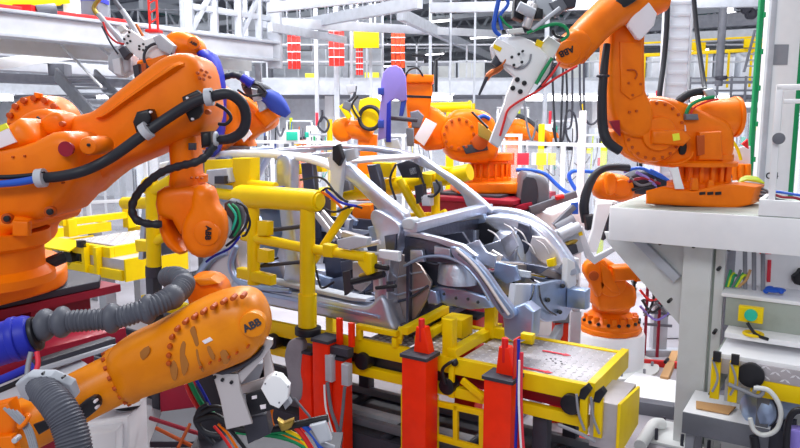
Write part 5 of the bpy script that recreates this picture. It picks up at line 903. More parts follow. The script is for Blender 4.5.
part('tool_block', 'darkgrey', R4, pslab([(244, 414), (268, 410), (272, 430), (250, 440)], Yt+.08, .08, .01)); part('tool_motor', 'grey', R4, cyl(q(250, 356, Yt+.2), q(240, 384, Yt+.2), .06))
# ================================================================== RIGHT SIDE
pf = thing('robot_platform', 'white steel platform on a broad column carrying the upright orange robot', 'platform')
A = qz(612, 207, 1.95); sa, ta_, _ = lc(A)
part('deck', 'olive', pf, lbox(sa, sa+2.6, ta_, ta_+1.55, 1.93, 1.952), label='grey deck plate'); part('fascia', 'white', pf, lbox(sa-.005, sa+2.6, ta_-.02, ta_+.0, 1.69, 1.95), label='white front fascia'); part('side_fascia', 'white', pf, lbox(sa-.02, sa, ta_, ta_+1.55, 1.69, 1.95)); part('under_frame', 'lightgrey', pf, lbox(sa+.05, sa+2.5, ta_+.05, ta_+1.5, 1.70, 1.92))
cs, ct, _ = lc(qz(686, 440, 0)); part('column', 'cream', pf, lbox(cs-.085, cs+.13, ct-.12, ct+.14, .02, 1.70, .012), label='broad pale column'); part('column_flange', 'cream', pf, lbox(cs+.15, cs+.22, ct-.1, ct-.06, .02, 1.69)); part('column_flange', 'olive', pf, lbox(cs+.12, cs+.16, ct-.06, ct+.04, .02, 1.69)); part('head_plate', 'cream', pf, lbox(cs-.32, cs+.3, ct-.18, ct+.2, 1.665, 1.692)); part('base_plate', 'cream', pf, lbox(cs-.26, cs+.26, ct-.22, ct+.26, 0, .025)); parts('anchor_bolt', 'darkgrey', pf, *[cyl(L(cs+a, ct+b, .02), L(cs+a, ct+b, .12), .014, n=8) for a, b in ((-.2, -.18), (0, -.18), (.2, -.18), (.2, .1), (-.2, .1))])
part('gusset', 'cream', pf, slab([L(cs-.085, ct, 1.69), L(cs-.75, ct, 1.69), L(cs-.72, ct, 1.6), L(cs-.085, ct, .95)], T*.03, .006)); part('knee_brace', 'lightgrey', pf, beam(L(cs-.5, ct-.04, 1.69), L(cs-.13, ct-.04, 1.36), .07, .07)); parts('flange_bolt', 'black', pf, *[cyl(L(cs+a, ct-.2, z), L(cs+a, ct-.1, z), .014, n=8) for a, z in ((-.25, 1.66), (.0, 1.66), (.25, 1.66), (.185, 1.5), (.185, 1.0), (.185, .5), (-.16, 1.2), (-.16, .7))]); part('rear_column', 'cream', pf, lbox(sa+2.2, sa+2.4, ta_+1.2, ta_+1.4, 0, 1.7))
# guard end box and rail on the platform
ge = thing('platform_guard', 'white guard frame with low white panel on the right end of the platform', 'guard')
gs = lc(qt(759, 205, ta_+.02))[0]
part('panel', 'white', ge, lbox(gs, gs+1.3, ta_+.0, ta_+.03, 1.955, 2.07)); part('panel', 'white', ge, lbox(gs, gs+.03, ta_+.03, ta_+.5, 1.955, 2.07))
for u in (772,):
    s_ = lc(qt(u, 190, ta_+.03))[0]; part('post', 'white', ge, lbox(s_-.022, s_+.022, ta_+.03, ta_+.07, 2.06, 2.86)); part('post', 'white', ge, lbox(s_+.55, s_+.59, ta_+.03, ta_+.07, 2.06, 2.86)); part('rail', 'white', ge, lbox(s_-.02, s_+1.0, ta_+.03, ta_+.07, 2.83, 2.87)); part('rail', 'white', ge, lbox(s_+.03, s_+1.0, ta_+.03, ta_+.07, 2.74, 2.77)); part('latch', 'midgrey', ge, cyl(L(s_+.02, ta_+.02, 2.5), L(s_+.02, ta_-.02, 2.5), .04))
# ---- R3
R3 = thing('industrial_robot', 'tall orange robot on the white platform holding a white welding gun, arm raised', 'robot')
bf = qz(700, 207, 1.955)
YB = bf.y
part('base', 'orange', R3, slab(Q([(645, 191), (660, 187), (692, 191), (718, 185), (732, 184), (756, 187), (750, 205), (732, 209), (645, 204)], YB), (T*.9+F*.1)*.36, .025), label='boat shaped orange base'); parts('base_slot', 'black', R3, *[pslab([(699+i*8, 192), (705+i*8, 191.5), (705+i*8, 194.5), (699+i*8, 195)], YB-.004, .02, .003) for i in range(3)]); parts('foot_pad', 'cream', R3, pslab([(650, 203), (668, 204), (668, 207), (650, 206)], YB+.05, .3, .005), pslab([(694, 206), (714, 207), (714, 210), (694, 209)], YB+.05, .3, .005))
tc2 = q(701, 184, YB+.42)
part('base_collar', 'orange', R3, lathe(q(700, 188, YB+.32), Z, [(0, .26), (.05, .26), (.07, .19), (.2, .19), (.22, .24), (.28, .24)], 32)); parts('collar_rib', 'orange', R3, *[box(q(700, 188, YB+.32)+V((.21*cos(a), .21*sin(a), .13)), (.03, .04, .18)) for a in [-pi+pi/8*i for i in range(9)]]); part('turret_ring', 'orange', R3, lathe(q(694, 165, YB+.35), Z, [(0, .26), (0, .33), (.03, .33), (.05, .28)], 32)); parts('base_lug', 'orange', R3, pslab([(690, 190), (692, 178), (697, 178), (698, 190)], YB+.0, .05, .008), pslab([(706, 188), (708, 180), (712, 180), (714, 188)], YB+.02, .05, .008))
Ys = YB+.12
part('shoulder', 'orange', R3, pslab(cut3([(622, 112), (634, 100), (652, 97), (676, 104), (698, 114), (716, 122), (722, 138), (719, 158), (706, 162), (690, 162), (664, 166), (640, 162), (626, 148), (618, 130)]), Ys, .55, .08)); part('shoulder_gear', 'orange', R3, pcyl(655, 131, Ys-.05, 31, .2, .03, 40), label='round shoulder gear cover'); parts('gear_bolt', 'orange_dark', R3, *bolts(q(655, 131, Ys-.05), -YV, px(27, Ys), 20, .012, .014)); part('gear_cap', 'orange', R3, pcyl(660, 134, Ys-.09, 17, .1, .02, 32)); part('shoulder_bar', 'orange', R3, pslab([(650, 130), (682, 130), (690, 138), (682, 146), (650, 144)], Ys-.13, .1, .03)); part('oval_window', 'black', R3, pslab(cut3([(680, 141), (684, 139), (686, 147), (684, 154), (679, 154), (678, 147)]), Ys-.02, .05, .01), label='black oval painted as a dark hole'); part('yellow_sticker', 'sticker_yellow', R3, pslab([(672, 134), (679, 133), (680, 140), (673, 141)], Ys-.135, .01, .001), label='yellow warning sticker'); part('white_sticker', 'paper', R3, pslab([(678, 126), (685, 125), (686, 131), (679, 132)], Ys-.012, .02, .001), label='pale yellow label')  # black oval plate paints the dark of a hole
part('shoulder_box', 'orange', R3, pslab([(694, 132), (716, 131), (718, 160), (694, 160)], Ys-.06, .2, .02)); part('box_recess', 'orange_dark', R3, pslab([(696, 136), (704, 135), (704, 154), (697, 156)], Ys-.07, .03, .006)); part('motor', 'orange', R3, cyl(q(692, 118, Ys+.2), q(739, 116.5, Ys+.2), px(18.6, Ys+.2), .04, 36), label='big cylindrical shoulder motor'); part('motor_ring', 'orange', R3, cyl(q(733, 117, Ys+.2), q(737, 116.9, Ys+.2), px(20, Ys+.2), .004, 36)); part('wire', 'orange', R3, ptube([(668, 164, Ys-.1, .8), (680, 163, Ys-.12, .8), (690, 158, Ys-.1, .8), (693, 152, Ys-.08, .8)]))
part('lower_arm', 'orange', R3, pslab(cut3([(605, 14), (614, 8), (630, 8), (639, 16), (639, 50), (640, 92), (646, 104), (648, 128), (636, 138), (620, 134), (608, 120), (603, 90), (604, 40)]), YB+.02, .32, .05), label='tall upright lower arm'); part('arm_panel', 'orange', R3, pslab([(619, 42), (641, 42), (642, 94), (630, 100), (620, 92)], YB+.005, .04, .01)); part('arm_handle', 'orange_dark', R3, ptube([(627, 70, YB-.005, .8), (634, 70, YB-.01, .8), (637, 74, YB-.01, .8), (635, 79, YB-.005, .8)])); parts('arm_bolt', 'orange_dark', R3, *[pcyl(u, v, YB-.004, 1.3, .02, n=10) for u, v in ((629, 83), (641, 84), (633, 95), (630, 112), (637, 111))]); part('arm_slot', 'maroon', R3, pslab([(609, 121), (619, 120), (620, 136), (614, 130)], YB+.0, .04, .004)); part('arm_foot', 'orange', R3, pslab(cut3([(608, 132), (618, 130), (640, 150), (644, 160), (636, 162), (618, 150)]), Ys-.02, .2, .04))
Yu = YB-.05
part('upper_arm', 'orange', R3, tube([(q(660, -6, YB+.1), .14), (q(640, 0, YB+.06), .16), (q(618, 8, YB-.02), .14), (q(600, 22, Yu-.1), .125), (q(586, 36, Yu-.16), .125), (q(572, 52, Yu-.2), .12)], n=24)); part('wrist', 'orange', R3, pslab(cut3([(556, 50), (560, 38), (572, 30), (586, 34), (590, 46), (582, 60), (572, 68), (561, 66)]), Yu-.32, .24, .07)); part('wrist_cap', 'orange', R3, pcyl(569, 52, Yu-.33, 12, .06, .02, 32)); ptext('ABB', 566.5, 51.5, Yu-.334, 8.5, 204, 'black', R3); part('elbow_cover', 'black', R3, pslab([(604, 10), (620, -4), (640, -2), (628, 6), (608, 16)], Yu-.14, .06, .015)); part('arm_hook', 'orange_dark', R3, ptube([(618, 14, YB-.02, 2), (620, 20, YB-.02, 2), (618, 26, YB-.02, 2)])); part('paper_bag', 'paper', R3, pslab([(639, 0), (646, 0), (656, 14), (653, 26), (640, 40), (636, 39), (626, 25)], YB-.1, .06, .012), label='white cloth bag hung on the elbow')
part('hose', 'rubber', R3, ptube([(607, 44, YB-.02, 3.4), (604, 70, YB-.04, 4), (602, 100, YB-.04, 4.6), (603, 128, YB-.04, 5), (608, 142, YB-.06, 5), (620, 151, YB-.06, 4.6)], n=14), label='thick black hose along the raised arm'); part('hose_clamp', 'darkgrey', R3, ring(q(603, 76, YB-.03), Z, .04, .01, 16)); part('hose', 'rubber', R3, ptube([(672, 110, Ys+.1, 4), (680, 100, Ys+.08, 4.2), (692, 93, Ys+.06, 4.2), (706, 91, Ys+.06, 4)], n=12)); part('hose_clamp', 'lightgrey', R3, pslab([(702, 90), (712, 88), (716, 96), (708, 101)], Ys, .06, .02), label='pale hose clamp'); part('hose', 'green', R3, ptube([(686, 114, Ys-.02, 1.8), (690, 106, Ys-.02, 1.8), (700, 100, Ys-.02, 1.8), (714, 97, Ys, 1.8)]), label='green cable'); part('hose', 'wire_red', R3, ptube([(690, 116, Ys-.03, 1), (694, 108, Ys-.03, 1), (706, 102, Ys-.03, 1), (718, 99, Ys, 1)])); part('cable_box', 'midgrey', R3, pslab([(684, 114), (696, 114), (697, 120), (684, 120)], Ys-.05, .08, .01)); part('stand_plate', 'white', R3, pslab([(669, 168), (678, 167), (680, 176), (684, 189), (675, 189), (672, 176)], YB-.02, .02, .004), label='white bracket plate'); part('hose_end', 'midgrey', R3, tube([q(714, 150, YB+.4), q(724, 160, YB+.4), q(730, 178, YB+.4)], .022, n=8))
parts('tail_cable', 'midgrey', R3, *[ptube([(759, 188+i*4, YB+.2, 1.4), (766, 190+i*3, YB+.15, 1.3), (770, 193+i*3, YB+.1, 1.3)], n=8) for i in range(4)])
# weld gun (part of R3)
Yw = 4.9
wg = part('welding_gun', 'white', R3, pslab([(499, 37), (520, 36), (534, 43), (547, 57), (543, 67), (527, 96), (511, 124), (503, 112), (505, 98), (514, 77), (492, 58), (490, 47)], Yw, .08, .012), label='white welding gun body')
part('gun_arm', 'offwhite', wg, pslab([(505, 100), (522, 88), (527, 96), (511, 124), (498, 148), (489, 142)], Yw+.01, .07, .012), label='tapered white gun arm'); part('gun_plate', 'cream', wg, pslab([(548, 36), (560, 44), (552, 60), (545, 84), (536, 80), (542, 62), (536, 48)], Yw+.05, .06, .01)); part('gun_plate', 'white', wg, pslab([(491, 47), (497, 38), (515, 48), (523, 64), (517, 68), (500, 62)], Yw-.04, .04, .006)); part('gun_label', 'yellow', wg, pslab([(494, 44), (502, 48), (500, 52), (493, 48)], Yw-.045, .01, .001), label='yellow warning label'); part('gun_label', 'yellow', wg, pslab([(537, 39), (544, 42), (541, 48), (535, 45)], Yw-.01, .01, .001), label='yellow label'); part('gun_ridge', 'grey', wg, ptube([(531, 54, Yw-.01, 1), (529, 62, Yw-.01, 1), (522, 68, Yw-.01, 1), (514, 68, Yw-.01, 1)]))
for i, (u, v, r) in enumerate([(517.5, 79.5, 2.4), (524.5, 83, 2.4), (513, 88, 2.4), (520.5, 91.5, 2.4), (512, 57, 1.4), (519, 54, 1.4), (522, 62, 1.4), (514, 65, 1.4), (523, 51, 1.2)]): part('gun_bolt', 'black', wg, pcyl(u, v, Yw-.05 if i > 3 else Yw-.015, r, .03, n=12))
part('electrode_holder', 'darkgrey', wg, ptube([(500, 57, Yw, 5), (494, 66, Yw, 5)])); part('electrode_shank', 'copper', wg, ptube([(504, 60, Yw+.02, 2), (500, 68, Yw+.02, 3), (490, 74, Yw+.02, 3), (486, 80, Yw+.02, 2.4)])); part('electrode_tip', 'darkgrey', wg, ptube([(487, 77, Yw, 2), (483, 86, Yw, 1.6), (479, 95, Yw, 1.1)])); part('gun_hose', 'wire_red', wg, ptube([(577, 66, Yw+.05, 1.1), (556, 78, Yw-.02, 1.2), (536, 92, Yw-.03, 1.2), (518, 102, Yw-.03, 1.2), (508, 110, Yw-.03, 1.2), (504, 122, Yw-.03, 1.2), (500, 136, Yw-.03, 1.2)]), label='red hose'); part('gun_hose', 'copper', wg, ptube([(506, 58, Yw-.03, 1), (503, 64, Yw-.04, 1), (494, 70, Yw-.02, 1)])); part('gun_hose', 'green', wg, ptube([(527, 33, Yw-.1, 1.4), (540, 28, Yw-.1, 1.6), (555, 24, Yw-.1, 1.7), (565, 27, Yw-.1, 1.7), (568, 35, Yw-.1, 1.6), (561, 41, Yw-.1, 1.5)], sub=8), label='green hose'); part('gun_hose', 'green', wg, ptube([(552, 58, Yw-.05, 1.6), (543, 72, Yw-.05, 1.8), (536, 84, Yw-.05, 1.8)])); part('gun_hose', 'wire_red', wg, ptube([(560, 62, Yw-.05, 1), (552, 74, Yw-.05, 1.2), (542, 86, Yw-.05, 1.2)])); part('gun_hose', 'black', wg, ptube([(556, 66, Yw-.02, 1.6), (546, 80, Yw-.02, 1.6), (536, 92, Yw-.02, 1.6)])); part('gun_hose', 'blue_cable', wg, ptube([(500, 36, Yw-.05, 2), (494, 28, Yw-.05, 2.2), (496, 12, Yw-.05, 2.2), (500, -6, Yw-.05, 2.2)]), label='blue hose'); part('gun_hose', 'blue_cable', wg, ptube([(502, 30, Yw-.07, 1.6), (500, 16, Yw-.07, 1.6), (508, 4, Yw-.07, 1.6), (504, -6, Yw-.07, 1.6)]), label='blue hose'); part('gun_hose', 'green', wg, ptube([(500, 16, Yw-.08, 1.2), (506, 24, Yw-.08, 1.2), (512, 28, Yw-.08, 1.2)])); part('gun_hose', 'black', wg, ptube([(552, 30, Yw-.06, 1.4), (556, 36, Yw-.06, 1.4), (564, 38, Yw-.06, 1.4)]))
part('gun_motor', 'black', wg, pslab([(514, -4), (528, -4), (524, 12), (522, 22), (512, 18)], Yw-.02, .14, .02), label='black gun motor'); part('gun_motor', 'black', wg, pslab([(536, 8), (542, 10), (542, 20), (532, 20)], Yw-.06, .1, .015)); part('gun_cylinder', 'lightgrey', wg, cyl(q(518, 6, Yw-.08), q(534, 14, Yw-.08), .035)); part('gun_cylinder', 'alu', wg, cyl(q(526, 28, Yw-.05), q(534, 4, Yw-.05), .03)); part('gun_rod', 'lightgrey', wg, cyl(q(532, 30, Yw-.1), q(560, 8, Yw-.1), .014)); part('gun_frame', 'lightgrey', wg, pslab([(534, -4), (548, -4), (556, 10), (546, 20), (534, 8)], Yw+.0, .1, .015)); part('gun_frame', 'darkgrey', wg, pslab([(512, 26), (530, 28), (532, 33), (514, 34)], Yw-.03, .1, .01)); part('gun_valve', 'midgrey', wg, pslab([(548, 4), (560, -2), (566, 8), (556, 18)], Yw-.03, .1, .015)); part('gun_valve', 'darkgrey', wg, pslab([(560, -4), (576, -4), (574, 8), (564, 10)], Yw+.0, .1, .015)); part('gun_valve', 'cream', wg, pslab([(506, 30), (522, 28), (524, 33), (508, 35)], Yw-.07, .06, .01)); part('gun_mount', 'darkgrey', wg, cyl(q(546, 46, Yw+.14), q(556, 42, Yw+.3), .05))
# hanging hose and ribbed duct
single('hanging_hose', 'black hose hanging between the raised orange arm and the ribbed grey duct', 'hose', 'rubber', tube([q(668, -40, 7.2), q(667, 20, 7.2), (q(664, 60, 7.2)), q(659, 100, 7.1), q(657, 150, 7.1)], .026, n=10))
single('hanging_hose', 'thin black hose hanging right of the ribbed grey duct down to the robot motor', 'hose', 'rubber', tube([q(692, -40, 6.3), q(694, 0, 6.3), q(698, 40, 6.2), q(704, 84, 5.95), q(706, 92, 5.75)], .02, n=10))
dc = thing('cable_duct', 'wide ribbed translucent grey cable duct hanging behind the upright orange robot', 'duct')
Yd = 7.6; a, b = q(666, 60, Yd), q(689, 60, Yd); 
part('shell', 'duct', dc, box(((a.x+b.x)/2, Yd+.1, 2.75), (b.x-a.x, .2, 2.3), bev=.02)); part('edge_strip', 'lightgrey', dc, box((a.x, Yd-.01, 2.75), (.025, .03, 2.3))); part('edge_strip', 'lightgrey', dc, box((b.x, Yd-.01, 2.75), (.025, .03, 2.3))); parts('rib', 'duct', dc, *[box(((a.x+b.x)/2, Yd-.003, 1.7+.12*i), (b.x-a.x-.03, .016, .04), bev=.007) for i in range(19)]); part('stand', 'lightgrey', dc, box(((a.x+b.x)/2, Yd+.12, .8), (.16, .12, 1.6)))
# white column with green edge and grey plate
wc = thing('building_column', 'white building column with a grey plate and green edge at the right', 'column')
Yc2 = 7.0; a, b = q(765, 60, Yc2), q(800, 60, Yc2)
part('shaft', 'white', wc, box(((a.x+b.x)/2+.04, Yc2+.12, 2.6), (b.x-a.x-.08, .24, 5.2), bev=.01)); p0, p1 = q(769, 65, Yc2), q(788.5, 44.5, Yc2); part('plate', 'grey', wc, box(((p0.x+p1.x)/2, Yc2-.006, (p0.z+p1.z)/2), (p1.x-p0.x, .012, p1.z-p0.z), bev=.003), label='grey metal plate'); part('edge_trim', 'lightgrey', wc, box((a.x+.03, Yc2-.02, 2.6), (.06, .05, 5.2))); e = q(759, 60, Yc2); part('green_strip', 'green', wc, box((e.x+.01, Yc2+.05, 2.6), (.045, .05, 5.2)), label='green edge strip'); e2 = q(790, 170, Yc2); part('green_strip', 'green', wc, box((b.x+.01, Yc2+.02, 2.6), (.05, .05, 5.2)), label='green edge strip'); parts('strip_tab', 'green', wc, *[box((e.x+.03, Yc2+.03, 1.2+.35*i), (.02, .06, .05)) for i in range(12)]); text('C 4', q(772, 176, Yc2-.004), X, Z, px(8.5, Yc2), 'darkgrey', wc)
single('glass_partition', 'pale clear partition behind the white guard frame at the right edge', 'partition', 'acrylic', box((q(830, 100, 7.6).x, 7.7, 2.0), (1.1, .02, 4.0)))
# cable tray heap on platform
bu = thing('cable_bundle', 'coil of yellow green cable lying on the orange robot base', 'cable')
parts('strand', 'lime', bu, *[ptube([(738+i*.6, 183-i*.9, YB+.2+.03*i, 1.2), (746, 180-i*.8, YB+.22+.03*i, 1.3), (756, 181-i*.8, YB+.2+.03*i, 1.3), (764-i, 183-i*.7, YB+.2+.03*i, 1.1)], n=8) for i in range(5)])
single('blue_rag', 'crumpled blue and white rag lying on the robot base behind the cable coil', 'rag', 'lightgrey', ball(q(718, 180, YB+.35), .09, 14, (1.3, .8, .5)))
tc3 = thing('tail_cables', 'thin dark red and grey cables leaving the platform robot base', 'cable')
for pts, m in (([(770, 193), (782, 197), (796, 198), (812, 204)], 'maroon'), ([(768, 196), (780, 200), (800, 203)], 'midgrey'), ([(772, 191), (786, 193), (804, 196)], 'blue_cable')): part('strand', m, tc3, tube([qt(u, v, ta_+.12) for u, v in pts], .01, n=8))

# ---- pedestal robot R5
pd = thing('round_pedestal', 'white round concrete pedestal under the small orange robot', 'pedestal'); pc = V((q(609, 350, 7.35).x, 7.35, 0))
part('drum', 'white', pd, lathe(pc, Z, [(0, .36), (.0, .365), (.36, .365), (.39, .35)], 40)); part('base_plate', 'cream', pd, lathe(pc, Z, [(0, .52), (.03, .52), (.035, .5)], 40)); parts('anchor_bolt', 'grey', pd, *bolts(pc+Z*.03, Z, .45, 10, .015, .05))
R5 = thing('industrial_robot', 'small compact orange robot standing on the white round pedestal', 'robot'); Yp = 7.05
part('base', 'orange', R5, slab([pc+V((.33*cos(a), .33*sin(a), .39)) for a in [pi/6*i+.2 for i in range(12)]], Z*.06, .015)); part('base_cone', 'orange', R5, lathe(pc+Z*.44, Z, [(0, .31), (.05, .31), (.12, .25), (.17, .19), (.2, .2), (.32, .2), (.34, .17)], 32)); parts('base_rib', 'orange', R5, *[box(pc+V((.26*cos(a), .26*sin(a), .53)), (.05, .05, .1)) for a in [-pi+.35*i for i in range(10)]]); parts('rib_hole', 'black', R5, *[cyl(pc+V((.29*cos(a), .29*sin(a), .52)), pc+V((.315*cos(a), .315*sin(a), .52)), .018, n=8) for a in [-pi+.35*i+.17 for i in range(9)]])
part('turret', 'orange', R5, pslab(cut3([(592, 292), (594, 272), (590, 262), (600, 258), (612, 262), (618, 276), (630, 284), (630, 302), (612, 308), (594, 306)]), Yp-.02, .4, .05)); part('arm', 'orange', R5, pslab(cut3([(586, 262), (600, 258), (606, 264), (604, 286), (596, 296), (590, 284), (583, 272)]), Yp-.1, .16, .03)); part('shoulder_disc', 'orange', R5, pcyl(613, 284, Yp-.1, 14, .14, .02)); part('motor', 'orange', R5, pslab([(610, 266), (636, 264), (638, 278), (612, 280)], Yp-.16, .2, .03)); part('motor_end', 'orange', R5, pslab([(632, 263), (638, 263.5), (639, 279), (633, 280)], Yp-.17, .22, .02)); part('arm_link', 'orange', R5, pslab([(600, 262), (610, 270), (620, 292), (612, 292), (602, 282)], Yp-.13, .04, .01)); part('cap', 'orange_dark', R5, pcyl(594, 276, Yp-.12, 5, .05))
# ---- R6 wrist with hose over the platform edge
Y6 = 6.9
R6 = thing('industrial_robot', 'orange robot wrist with dark hose peeking over the left end of the white platform', 'robot')
part('wrist', 'orange', R6, pslab(cut3([(592, 182), (598, 175), (608, 174), (618, 174), (628, 178), (632, 188), (630, 197), (620, 200), (606, 200), (595, 196)]), Y6, .3, .08)); part('wrist_ridge', 'orange', R6, pslab(cut3([(604, 176), (610, 172), (616, 178), (614, 192), (606, 194)]), Y6-.06, .12, .03)); part('wrist_cap', 'orange', R6, pcyl(622, 188, Y6-.04, 8.5, .1)); part('forearm', 'orange', R6, tube([q(620, 190, Y6+.2), q(650, 196, Y6+.9), q(672, 200, Y6+1.5)], .12, n=16)); p = q(672, 200, Y6+1.5); part('lower_arm', 'white', R6, box((p.x, p.y, p.z/2), (.3, .3, p.z), bev=.05)); part('hose', 'rubber', R6, ptube([(586, 222, Y6-.1, 4.5), (584, 205, Y6-.1, 5), (588, 188, Y6-.1, 4.6), (596, 174, Y6-.1, 4), (606, 168, Y6-.1, 3.6), (618, 167, Y6-.1, 3.8), (628, 168, Y6-.05, 4)], n=12, sub=8), label='dark hose arching over the wrist'); part('gun_arm', 'white', R6, pslab([(596, 203), (612, 203), (604, 226), (596, 252), (586, 250), (592, 228)], Y6-.3, .06, .01), label='white gun arm'); part('gun_mount', 'white', R6, pslab([(595, 199), (616, 201), (614, 206), (595, 206)], Y6-.25, .1, .01)); parts('mount_bolt', 'black', R6, *[pcyl(599+4.5*i, 204, Y6-.26, 1.1, .02, n=8) for i in range(4)]); part('gun_arm', 'offwhite', R6, pslab([(576, 232), (582, 226), (590, 250), (594, 256), (614, 246), (616, 250), (594, 264), (586, 258)], Y6-.4, .05, .008), label='white gun bracket'); part('gun_label', 'yellow', R6, pslab([(577, 230), (581, 229), (583, 235), (579, 236)], Y6-.405, .01, .001)); part('gun_motor', 'black', R6, pslab([(584, 215), (594, 214), (596, 228), (586, 230)], Y6-.25, .12, .02)); part('gun_motor', 'darkgrey', R6, pslab([(610, 204), (616, 206), (608, 236), (602, 240)], Y6-.2, .1, .015)); part('gun_cylinder', 'brass', R6, cyl(q(566, 245, Y6-.4), q(584, 236, Y6-.35), .03))
cbx = part('cable_bundle', 'darkgrey', R6, pslab(cut3([(626, 176), (640, 170), (656, 172), (666, 180), (660, 190), (640, 194), (630, 190)]), Y6+.05, .2, .04), label='dark cable bundle')
for pts, m in (([(624, 172), (640, 168), (658, 176), (668, 180)], 'blue_cable'), ([(628, 182), (644, 178), (660, 184)], 'maroon'), ([(632, 190), (646, 186), (664, 188)], 'black'), ([(636, 172), (650, 180), (658, 190)], 'purple'), ([(630, 178), (642, 186), (656, 180)], 'midgrey'), ([(650, 170), (662, 176), (672, 184)], 'blue_cable')): part('cable', m, cbx, ptube([(u, v, Y6+.0, 1.6) for u, v in pts], n=8))
# ================================================================== RIGHT LOWER CARRIER AND FLOOR ITEMS
rcx = thing('car_carrier', 'yellow sided carrier with pale tread plate at the lower right behind the column', 'carrier')
p = qz(718, 353, 1.0); s1_, t1_, _ = lc(p)
part('top_plate', 'white', rcx, lbox(s1_, s1_+2.0, t1_, t1_+.75, .96, 1.0), label='pale top plate'); part('side_plate', 'tread', rcx, lbox(s1_+.02, s1_+2.0, t1_-.015, t1_+.0, .86, .97), label='grey tread plate side'); tp = []
i = 0; s = s1_+.2
while s < s1_+1.9:
    for z in (.885, .925, .955):
        c = L(s+(.03 if i % 2 else 0), t1_-.016, z); d = (F*.7+Z*(.5 if i % 2 else -.5)).normalized(); e = d.cross(T); tp.append(slab([c-d*.022, c-e*.007, c+d*.022, c+e*.007], -T*.003, .001, 1)); i += 1
    s += .06
inlay(rcx.children[-1], 'lug', tp); part('side_beam', 'yellow', rcx, lbox(s1_+.22, s1_+2.0, t1_-.02, t1_+.04, .74, .86)); part('roller', 'black', rcx, cyl(L(s1_+.22, t1_-.05, .89), L(s1_+.22, t1_, .89), .085), label='black rubber roller disc'); part('end_plate', 'olive', rcx, lbox(s1_-.02, s1_+.02, t1_, t1_+.75, .7, .98))
for k, ds in enumerate((-.0, .115)):
    cl = part('clamp', 'yellow', rcx, lbox(s1_+ds-.03, s1_+ds+.03, t1_-.06, t1_-.02, .68, .97)); part('clamp_handle', 'black', cl, lbox(s1_+ds-.02, s1_+ds+.03, t1_-.09, t1_-.05, .96, 1.03)); part('clamp_lever', 'grey', cl, tube([L(s1_+ds-.02, t1_-.08, .97), L(s1_+ds+.02, t1_-.09, .85), L(s1_+ds-.01, t1_-.08, .74)], .008, n=8))
for s_, t_ in ((s1_+.3, t1_+.1), (s1_+.3, t1_+.65), (s1_+1.7, t1_+.1)): part('leg', 'midgrey', rcx, lbox(s_-.04, s_+.04, t_-.04, t_+.04, 0, .9))
part('hose', 'cream', rcx, tube([qt(u, v, t1_-.12) for u, v in ((754, 388), (768, 390), (778, 402), (781, 416), (776, 430), (764, 435), (754, 430), (750, 418))], .016, n=10, sub=8), label='pale looped hose'); part('hose', 'grey', rcx, tube([qt(u, v, t1_-.09) for u, v in ((728, 384), (742, 390), (758, 396), (763, 391), (757, 387), (754, 392))], .014, n=10, sub=8))
bt = thing('air_tank', 'blue grey cylindrical air tank under the lower right carrier', 'tank'); p = qt(770, 412, t1_+.12)
part('shell', 'steel_blue', bt, lathe(p-F*.1-T*.05, F*.4+T*.9, [(0, .02), (.01, .09), (.04, .125), (.4, .125), (.43, .09), (.44, .02)], 32)); part('band', 'darkgrey', bt, ring(p-F*.1-T*.05+(F*.4+T*.9).normalized()*.08, F*.4+T*.9, .125, .008)); parts('foot', 'darkgrey', bt, lbox(lc(p)[0]-.06, lc(p)[0]+.1, t1_+.1, t1_+.14, 0, p.z-.11), lbox(lc(p)[0]+.0, lc(p)[0]+.16, t1_+.34, t1_+.38, 0, p.z-.11))
hd = thing('hose_pair', 'dark hoses and a purple tank end at the lower right corner', 'hose'); part('loop', 'black', hd, tube([qt(u, v, t1_-.15) for u, v in ((786, 452), (788, 424), (794, 412), (804, 410))], .022, n=10)); part('loop', 'black', hd, tube([qt(u, v, t1_-.12) for u, v in ((754, 436), (756, 452), (757, 480))], .03, n=10)); part('tank', 'purple', hd, cyl(qt(797, 428, t1_-.05), qt(798, 470, t1_-.05), .06))
single('cardboard_sheet', 'flat tan cardboard strip lying on the white bench right of the column', 'cardboard', 'wood', slab([qz(u, v, .505) for u, v in ((696, 402), (736, 408), (729, 415), (696, 409))], Z*.012, .003))
wb_ = thing('white_bench', 'low white bench with grey front edge between the pale column and the looped hose', 'bench'); s2_, t2_, _ = lc(qz(722, 414, .5))
part('top', 'white', wb_, lbox(s2_-.25, s2_+.32, t2_-.1, t2_+.4, .47, .5)); part('front_edge', 'midgrey', wb_, lbox(s2_-.25, s2_+.32, t2_-.12, t2_-.1, .34, .5)); parts('leg', 'grey', wb_, *[lbox(s2_+a, s2_+a+.06, t2_+b, t2_+b+.06, 0, .47) for a in (-.23, .25) for b in (-.06, .3)])
